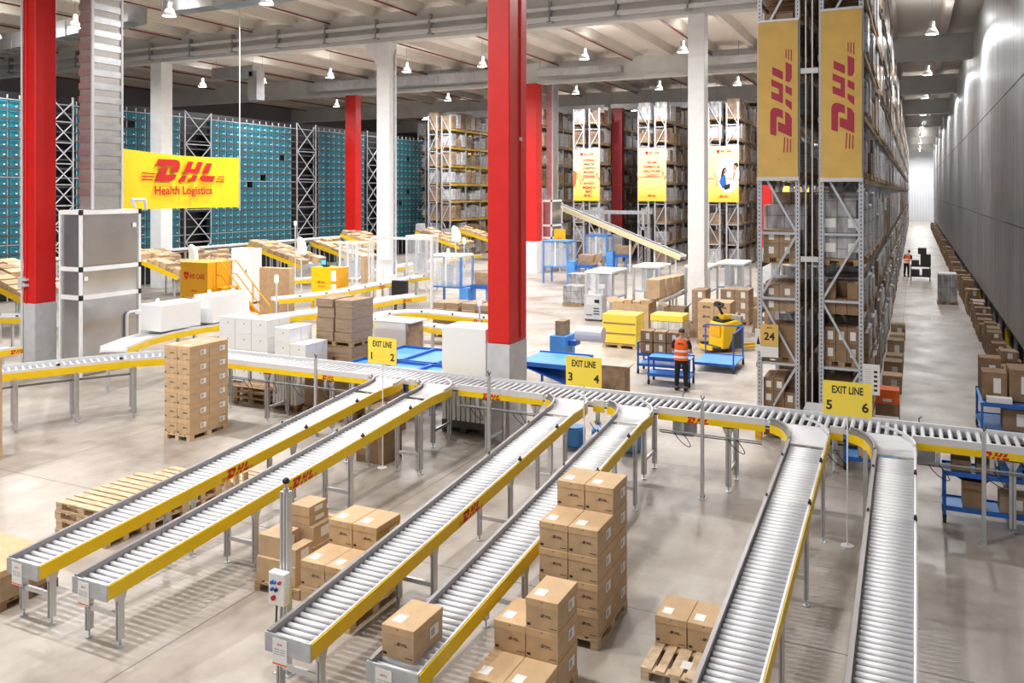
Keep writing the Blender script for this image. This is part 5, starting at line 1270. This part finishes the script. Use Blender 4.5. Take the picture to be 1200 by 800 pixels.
for k,(x,z,a,h,m) in enumerate(((1.52,.282,.45,.3,'kraft_old'),(.72,.882,.3,.2,'kraft_old'),(1.1,.882,.3,.18,'kraft_old'))): parcel(x,16.66,z+.004,a,.42,h,'brown carton, %s on the trolley under the main conveyor' % NTH[k],'cartons on the trolley under the conveyor',m,k==0,0,False,'y')
for k in range(2):
    t = thing('blue_crate','blue plastic crate, %s on the trolley under the main conveyor' % NTH[k],'crate',(1.46+.36*k,16.66,.886)); MB().box(-.16,-.2,0,.16,.2,.2).build('body','blue_light',t); MB().box(-.175,-.215,.17,.175,.215,.21).build('rim','blue_light',t)
trolley('blue trolley with a logo carton seen between the fifth and sixth lane',-.82,18.95,1.0,.7,.26,0,False,.26,handle=True)
carton((-.85,18.9,.262),'cardboard box on the blue trolley between the fifth and sixth lane',None)
t = thing('bin_trolley','pale grey bin trolley behind the main conveyor left of exit sign five and six','trolley',(-1.75,18.6,0))
MB().box(-.3,-.3,.75,.3,.3,1.22).build('bin','rail_light',t,bevel=.03); MB().box(-.32,-.32,1.18,.32,.32,1.24).build('rim','rail_light',t)
for a in (-.26,.26):
    for b in (-.26,.26): MB().box(a-.025,b-.025,.1,a+.025,b+.025,.75).cyl((a-.02,b,.05),(a+.02,b,.05),.05,10).build('leg','machine_grey',t)
parcel(-1.15,21.0,.0,.35,.4,.9,'brown carton stack piece by the foot of the right front rack','cartons at the rack foot','kraft_dark',True,0,False,'y') if False else None
# blue beds behind the main line
for k,(x,y) in enumerate(((-13.9,19.4),(-12.75,19.4),(-11.6,19.4),(-13.9,21.5),(-12.75,21.5),(-11.6,21.5))):
    t = thing('trolley','flat blue bed trolley, %s of the %s row behind exit sign one and two' % (NTH[k%3],('front','rear')[k//3]),'trolley',(x,y,0),0,'blue bed trolleys')
    MB().box(-.54,-.95,.80,.54,.95,.83).build('bed','blue_light',t)
    MB().box(-.57,-.98,.76,-.53,.98,.9).box(.53,-.98,.76,.57,.98,.9).box(-.57,-.98,.76,.57,-.94,.9).box(-.57,.94,.76,.57,.98,.9).build('rim','blue',t)
    for a in (-.5,.5):
        for b in (-.9,.9): MB().box(a-.03,b-.03,.12,a+.03,b+.03,.78).cyl((a-.02,b,.06),(a+.02,b,.06),.06,10).build('leg','blue',t)
t = thing('folding_bench','blue sloping bench table with white roll right of the big red column','bench',(-9.35,22.6,0))
MB().prism([(-.9,-.8,.82),(.75,-.8,.82),(.75,-.8,.86),(-.9,-.8,.86)],(0,1.7,0)).build('table_top','blue_light',t); MB().box(-.92,-.84,.78,.78,-.8,.9).box(-.92,.9,.78,.78,.94,.9).box(.75,-.84,.78,.79,.94,.9).build('rim','blue',t)
for a in (-.8,.7):
    for b in (-.7,.8): MB().box(a-.03,b-.03,.0,a+.03,b+.03,.82).build('leg','blue',t)
MB().prism([(-.8,-.75,.75),(-.8,.85,.75),(.7,.85,.3),(.7,-.75,.3)],(0,0,.03)).build('sloping_shelf','blue',t)
t = thing('blue_machine','blue unit with a pale roll right behind the big red column','machine',(-9.75,24.6,0)); MB().box(-.5,-.4,0,.05,.4,1.25).build('housing','blue_light',t,bevel=.02); MB().box(.02,-.2,.95,.3,.2,1.1).build('bracket','blue',t)
tag(MB().cyl((-.3,0,0),(.55,0,0),.24,16).build('film_roll','rail_light',None,(-9.1,24.4,1.106+.244)),'pale roll of wrapping film beside the big red column','film roll')
parcel(-9.95,24.55,1.252,.3,.5,.45,'brown carton standing on the blue unit behind the big red column',None,'kraft_old',False)
for k in range(3): tag(MB().lathe([(.2,0),(.24,.05),(.24,.4),(.2,.45)],n=14).build('blue_bin','blue_light',None,(-6.9+.62*k,17.75+.1*k,0)),'%s blue round bin seen under the main conveyor between lanes three and four' % NTH[k],'bin','blue bins')
# ---- aisle: far cart, wrapped stack
t = trolley('dark trolley stacked with black boxes far down the right aisle',.33,60.6,1.15,.8,.95,0,True,.3,'dark_grey',False,'dark_grey')
for k,(x,z,w_,h) in enumerate(((-.3,.302,.5,.4),(.35,.302,.5,.45),(-.3,.952,.45,.35),(.3,.952,.6,.75),(.1,1.705,.5,.4))): parcel(.33+x,60.6,z,w_,.6,h,'dark box, %s on the trolley far down the right aisle' % NTH[k],'dark boxes on the aisle trolley','dark_grey',False)
wood_pallet(1.03,48.0,0,1.97,49.1,'x','pallet under the wrapped carton stack in the right aisle',None,'wood_old')
t = thing('wrapped_stack','wrapped stack of grey-brown cartons standing in the right aisle','pallet load',(1.5,48.55,.146)); MB().box(-.44,-.5,0,.44,.5,1.4).build('wrapped_cartons','wrap_grey',t,bevel=.02); MB().box(-.4,-.46,1.4,.4,.46,1.44).build('cover_sheet','paper',t)
for k,(y,z,h) in enumerate(((26.5,0,.5),(27.6,0,.7),(29.5,0,.55),(31.,0,.8),(33.5,0,.6),(36.,0,.6))):
    parcel(-.58,y,0.001,.5,.6,h,'brown carton, %s along the floor edge of the right front rack' % NTH[k],'cartons along the aisle edge',R.choice(('kraft','kraft_old')),True,0,False,'y')
b = thing('parcel','orange box on cartons right of the exit sign five and six','box',(-.58,22.0,.72)); MB().box(-.25,-.25,0,.25,.25,.32).build('body','orange',b); MB().box(-.1,-.252,.05,.1,-.25,.12).build('address_label','paper',b)
parcel(-.58,22.0,.001,.52,.52,.715,'brown carton under the orange box right of exit sign five and six',None,'kraft_dark',False)
parcel(-.58,21.2,.001,.5,.55,.5,'white-topped carton at the foot of the right front rack',None,'white_plastic',False)
# ================================================================== RIDE-ON PALLET TRUCK
t = thing('pallet_truck','yellow and grey ride-on electric pallet truck with black tiller head','pallet truck',(-6.1,30.9,0),math.radians(48))
# local: +x = forks, -x = operator end
MB().prism([(-.55,-.42,.12),(.32,-.42,.12),(.32,-.42,1.02),(.10,-.42,1.12),(-.50,-.42,1.02)],(0,.84,0)).build('body','truck_yellow',t,bevel=.04)
MB().box(.28,-.36,.2,.42,.36,1.25).build('mast_plate','mid_grey',t,bevel=.02)
MB().prism([(-.30,-.43,.12),(.34,-.43,.12),(.34,-.43,.95),(.14,-.43,.95)],(0,.012,0)).build('side_cover','dark_grey',t); MB().prism([(-.30,.418,.12),(.34,.418,.12),(.34,.418,.95),(.14,.418,.95)],(0,.012,0)).build('side_cover','dark_grey',t)
MB().box(-.95,-.36,.14,-.5,.36,.2).build('platform','dark_grey',t); MB().box(-.98,-.38,.10,-.92,.38,.24).build('platform_edge','truck_yellow',t)
MB().box(-.565,-.30,.55,-.55,.30,.95).build('front_recess','yellow_dark',t)
MB().box(-.45,-.3,1.04,.1,.3,1.14).box(-.4,.1,1.1,-.1,.34,1.2).build('dashboard','black',t,bevel=.02)
MB().box(-.3,-.16,1.1,.05,.2,1.3).build('steering_cover','truck_yellow',t,bevel=.03)
MB().cyl((-.2,0,1.25),(-.42,0,1.62),.045,10).build('tiller_arm','black',t)
MB().tube([(-.42,-.22,1.62),(-.36,-.24,1.7),(-.42,0,1.74),(-.36,.24,1.7),(-.42,.22,1.62),(-.44,0,1.60),(-.42,-.22,1.62)],.045,8).box(-.47,-.09,1.6,-.36,.09,1.74).build('tiller_head','black',t)
MB().cyl((-.42,0,1.74),(-.42,0,1.78),.04,10).build('stop_button','dhl_red',t)
for y in (-.26,.26):
    MB().prism([(.4,y-.08,.07),(1.55,y-.08,.05),(1.6,y-.08,.07),(1.5,y-.08,.13),(.4,y-.08,.16)],(0,.16,0)).build('fork','truck_yellow',t); MB().cyl((1.35,y-.05,.045),(1.35,y+.05,.045),.045,10).build('load_wheel','rubber',t)
MB().cyl((-.1,-.08,.11),(-.1,.08,.11),.11,14).build('drive_wheel','rubber',t)
for y in (-.34,.34): MB().cyl((-.42,y-.04,.06),(-.42,y+.04,.06),.06,12).build('caster','rubber',t)
# ================================================================== PEOPLE
def skin(name, pts, edges, mats, parent, sub=2, root=0):
    me = bpy.data.meshes.new(name); me.from_pydata([p[:3] for p in pts],edges,[]); me.materials.append(MATS[mats])
    o = put(name,me,parent); sm = o.modifiers.new('skin','SKIN'); sm.use_smooth_shade = True
    sv = me.skin_vertices[0].data
    for i,p in enumerate(pts):
        r = p[3]; sv[i].radius = r if isinstance(r,tuple) else (r,r); sv[i].use_root = (i == root)
    ss = o.modifiers.new('sub','SUBSURF'); ss.levels = sub; ss.render_levels = sub
    bpy.context.view_layer.update(); dg = bpy.context.evaluated_depsgraph_get()
    m2 = bpy.data.meshes.new_from_object(o.evaluated_get(dg)); o.modifiers.clear(); o.data = m2; bpy.data.meshes.remove(me)
    m2.polygons.foreach_set('use_smooth',[True]*len(m2.polygons)); return o
def person(label, loc, rz, lean=0., reach=.35, hairc='hair', vest_m='vest'):
    """standing figure facing local +y, about 1.75 m"""
    t = thing('person',label,'person',loc,rz); ly = lambda z: math.tan(lean)*max(0,z-.95)
    def sh(x,y,z): return (x,y+ly(z),z)
    S = {}
    P_ = [(0,0,.98,(.15,.11)),(0,.0,1.14,(.14,.10)),(0,.0,1.32,(.165,.115)),(0,-.01,1.45,(.12,.085)),(0,.0,1.53,(.058,.058)),(0,.015,1.60,(.066,.075)),(0,.025,1.68,(.078,.095)),(0,.015,1.745,(.05,.06))]
    P_ = [(*sh(*p[:3]),p[3]) for p in P_]; E_ = [(i,i+1) for i in range(7)]
    hands = []
    for s in (-1,1):
        b = len(P_); arm = [(s*.19,-.01,1.43,.062),(s*.235,.02,1.28,.05),(s*.25,.05,1.16,.044),(s*.23,.05+reach*.5,1.09,.038),(s*.20,.05+reach,1.04,.027),(s*.20,.09+reach,1.025,(.04,.018))]
        P_ += [(*sh(*p[:3]),p[3]) for p in arm]; E_ += [(3,b)]+[(b+i,b+i+1) for i in range(5)]; hands.append((s,Vector(P_[-1][:3])))
        b = len(P_); P_ += [(s*.095,0,.90,.095),(s*.11,.015,.68,.078),(s*.12,.02,.50,.06),(s*.125,-.005,.30,.055),(s*.13,-.02,.10,.04),(s*.13,.06,.05,.04)]
        E_ += [(0,b)]+[(b+i,b+i+1) for i in range(5)]
    body = skin('body',P_,E_,'skin',t)
    for s,h in hands:
        for k,(dx,ln) in enumerate(((-.030,.062),(-.010,.072),(.010,.068),(.029,.054))):
            skin('finger',[(h.x+dx,h.y,h.z,.010),(h.x+dx,h.y+ln*.5,h.z+.004,.0095),(h.x+dx,h.y+ln*.8,h.z-.018,.009),(h.x+dx,h.y+ln*.75,h.z-.042,.008)],[(0,1),(1,2),(2,3)],'skin',body,1)
        skin('thumb',[(h.x-s*.03,h.y-.02,h.z,.012),(h.x-s*.06,h.y+.01,h.z-.008,.011),(h.x-s*.062,h.y+.04,h.z-.028,.009)],[(0,1),(1,2)],'skin',body,1)
    hz = Vector(sh(0,.02,1.67))
    m_ = MB()
    prof = []
    for i in range(9): a = -math.pi/2+math.pi*i/8; prof.append((max(.002,.094*math.cos(a)),.105*math.sin(a)))
    MB().lathe([(r,z) for r,z in prof if z > -.02],(hz.x,hz.y-.012,hz.z+.01),16).build('hair',hairc,body,smooth=True)
    for s in (-1,1): MB().lathe([(.002,-.03),(.018,-.015),(.02,.01),(.002,.03)],(hz.x+s*.082,hz.y,hz.z-.02),8).build('ear','skin',body,smooth=True)
    f = MB(); f.prism([(hz.x-.012,hz.y+.085,hz.z-.035),(hz.x+.012,hz.y+.085,hz.z-.035),(hz.x,hz.y+.085,hz.z+.012)],(0,.024,-.006)); f.build('nose','skin',body)
    for s in (-1,1): MB().box(hz.x+s*.03-.012,hz.y+.085,hz.z,hz.x+s*.03+.012,hz.y+.094,hz.z+.01).build('eye','ink',body)
    MB().box(hz.x-.022,hz.y+.08,hz.z-.06,hz.x+.022,hz.y+.09,hz.z-.053).build('mouth','dhl_pink',body)
    # clothes
    tr = [(0,0,1.0,(.172,.13)),(0,0,.93,(.17,.13))]; te = [(0,1)]
    for s in (-1,1):
        b = len(tr); tr += [(s*.095,0,.85,.108),(s*.112,.015,.66,.092),(s*.122,.02,.48,.078),(s*.128,-.005,.28,.072),(s*.132,-.015,.11,.066)]; te += [(1,b)]+[(b+i,b+i+1) for i in range(4)]
    skin('trousers',tr,te,'cloth_black',body,2,0)
    for s in (-1,1):
        MB().prism([(s*.13-.05,-.09,.0),(s*.13+.05,-.09,.0),(s*.13+.055,.12,.0),(s*.13+.03,.18,.0),(s*.13-.03,.18,.0),(s*.13-.055,.12,.0)],(0,-.0,.09)).build('shoe','black',body,bevel=.02)
        sl = [(*sh(*p[:3]),p[3]) for p in [(s*.13,-.01,1.43,.075),(s*.19,-.01,1.42,.075),(s*.238,.02,1.28,.066),(s*.252,.05,1.17,.06)]]
        skin('sleeve',sl,[(0,1),(1,2),(2,3)],'cloth_black',body,1)
    def ring(z,rx,ry,n=20): return [Vector(sh(rx*math.cos(2*math.pi*i/n),ry*math.sin(2*math.pi*i/n),z)) for i in range(n)]
    rows = [(.88,.205,.165),(.98,.198,.16),(1.08,.192,.152),(1.22,.20,.15),(1.34,.208,.15),(1.43,.185,.125),(1.49,.115,.09)]
    def band(rs,nm,m,off=0):
        v_ = []; f_ = []; n = 20
        for z,a,b in rs: v_ += ring(z,a+off,b+off)
        for k in range(len(rs)-1):
            for i in range(n): f_.append((k*n+i,k*n+(i+1)%n,(k+1)*n+(i+1)%n,(k+1)*n+i))
        return MB().add(v_,f_).build(nm,m,body,smooth=True)
    ve = band(rows,'vest',vest_m)
    def lerp_row(z):
        for a,b in zip(rows,rows[1:]):
            if a[0] <= z <= b[0]: q = (z-a[0])/(b[0]-a[0]); return tuple(a[i]+(b[i]-a[i])*q for i in range(3))
    for z in (.95,1.12): s_ = band([lerp_row(z),lerp_row(z+.03),lerp_row(z+.06)],'reflective_stripe','reflective',.004); s_.parent = ve
    m_ = MB(); y = Vector(sh(0,-.157,1.36)).y; dhl(m_,(0,y,1.36),X3,Z3,.2); pm = m_.build('printed_mark','ink',ve)
    return t
person('person in an orange reflective vest and black trousers pushing the blue trolley, seen from behind',(-6.06,24.02,0),.05,.06,.34)
person('person in an orange vest bending to the rack far down the right aisle',(-.5,63.0,0),math.radians(-25),.45,.3)

# ---- small remaining items of the right packing area
t = thing('sign_panel','orange panel standing beside the distant air handling unit','sign',(-22.6,55.2,0)); MB().box(-.42,0,2.2,.42,.08,3.1).build('panel','yellow_dark',t); MB().box(-.05,.01,0,.05,.07,2.2).build('post','galv',t)
m_ = MB(); dhl(m_,(0,-.003,2.45),X3,Z3,.5); m_.build('printed_mark','dhl_red',t)
for k,(x,y,w_,d_,h) in enumerate(((-9.05,33.5,.6,.6,.7),(-7.75,33.2,.5,.5,.55),(-6.7,33.6,.5,.5,.8),(-6.5,39.3,1.1,.9,.9),(-3.9,36.4,.4,.5,.5))): open_box('open brown carton, %s of five among the cartons behind the worker' % NTH[k],x,y,w_,d_,h,R.choice(('kraft','kraft_old')),0,'open cartons',R.uniform(-.2,.2))
for k in range(4): parcel(-11.0+.32*k,33.55+.06*k,.165,.3,.4,1.05+.06*(k%2),'tall parcel, %s from the left, inside the big open tan carton' % NTH[k],'parcels in the big open carton','kraft_lid',True,.1*k,False,'y')
for k,(x,y,l) in enumerate(((-15.5,40,'first'),(-17.6,46,'second'))):
    t = thing('wrapped_stack','%s grey covered stack standing left of the strapping machines' % l,'pallet load',(x,y,0)); MB().box(-.5,-.5,.14,.5,.5,1.0).build('wrapped_goods','wrap_grey',t,bevel=.02); s_ = MB(); simple_pallet(s_,-.52,-.52,0,.52,.52,0); s_.build('pallet','wood_old',t)
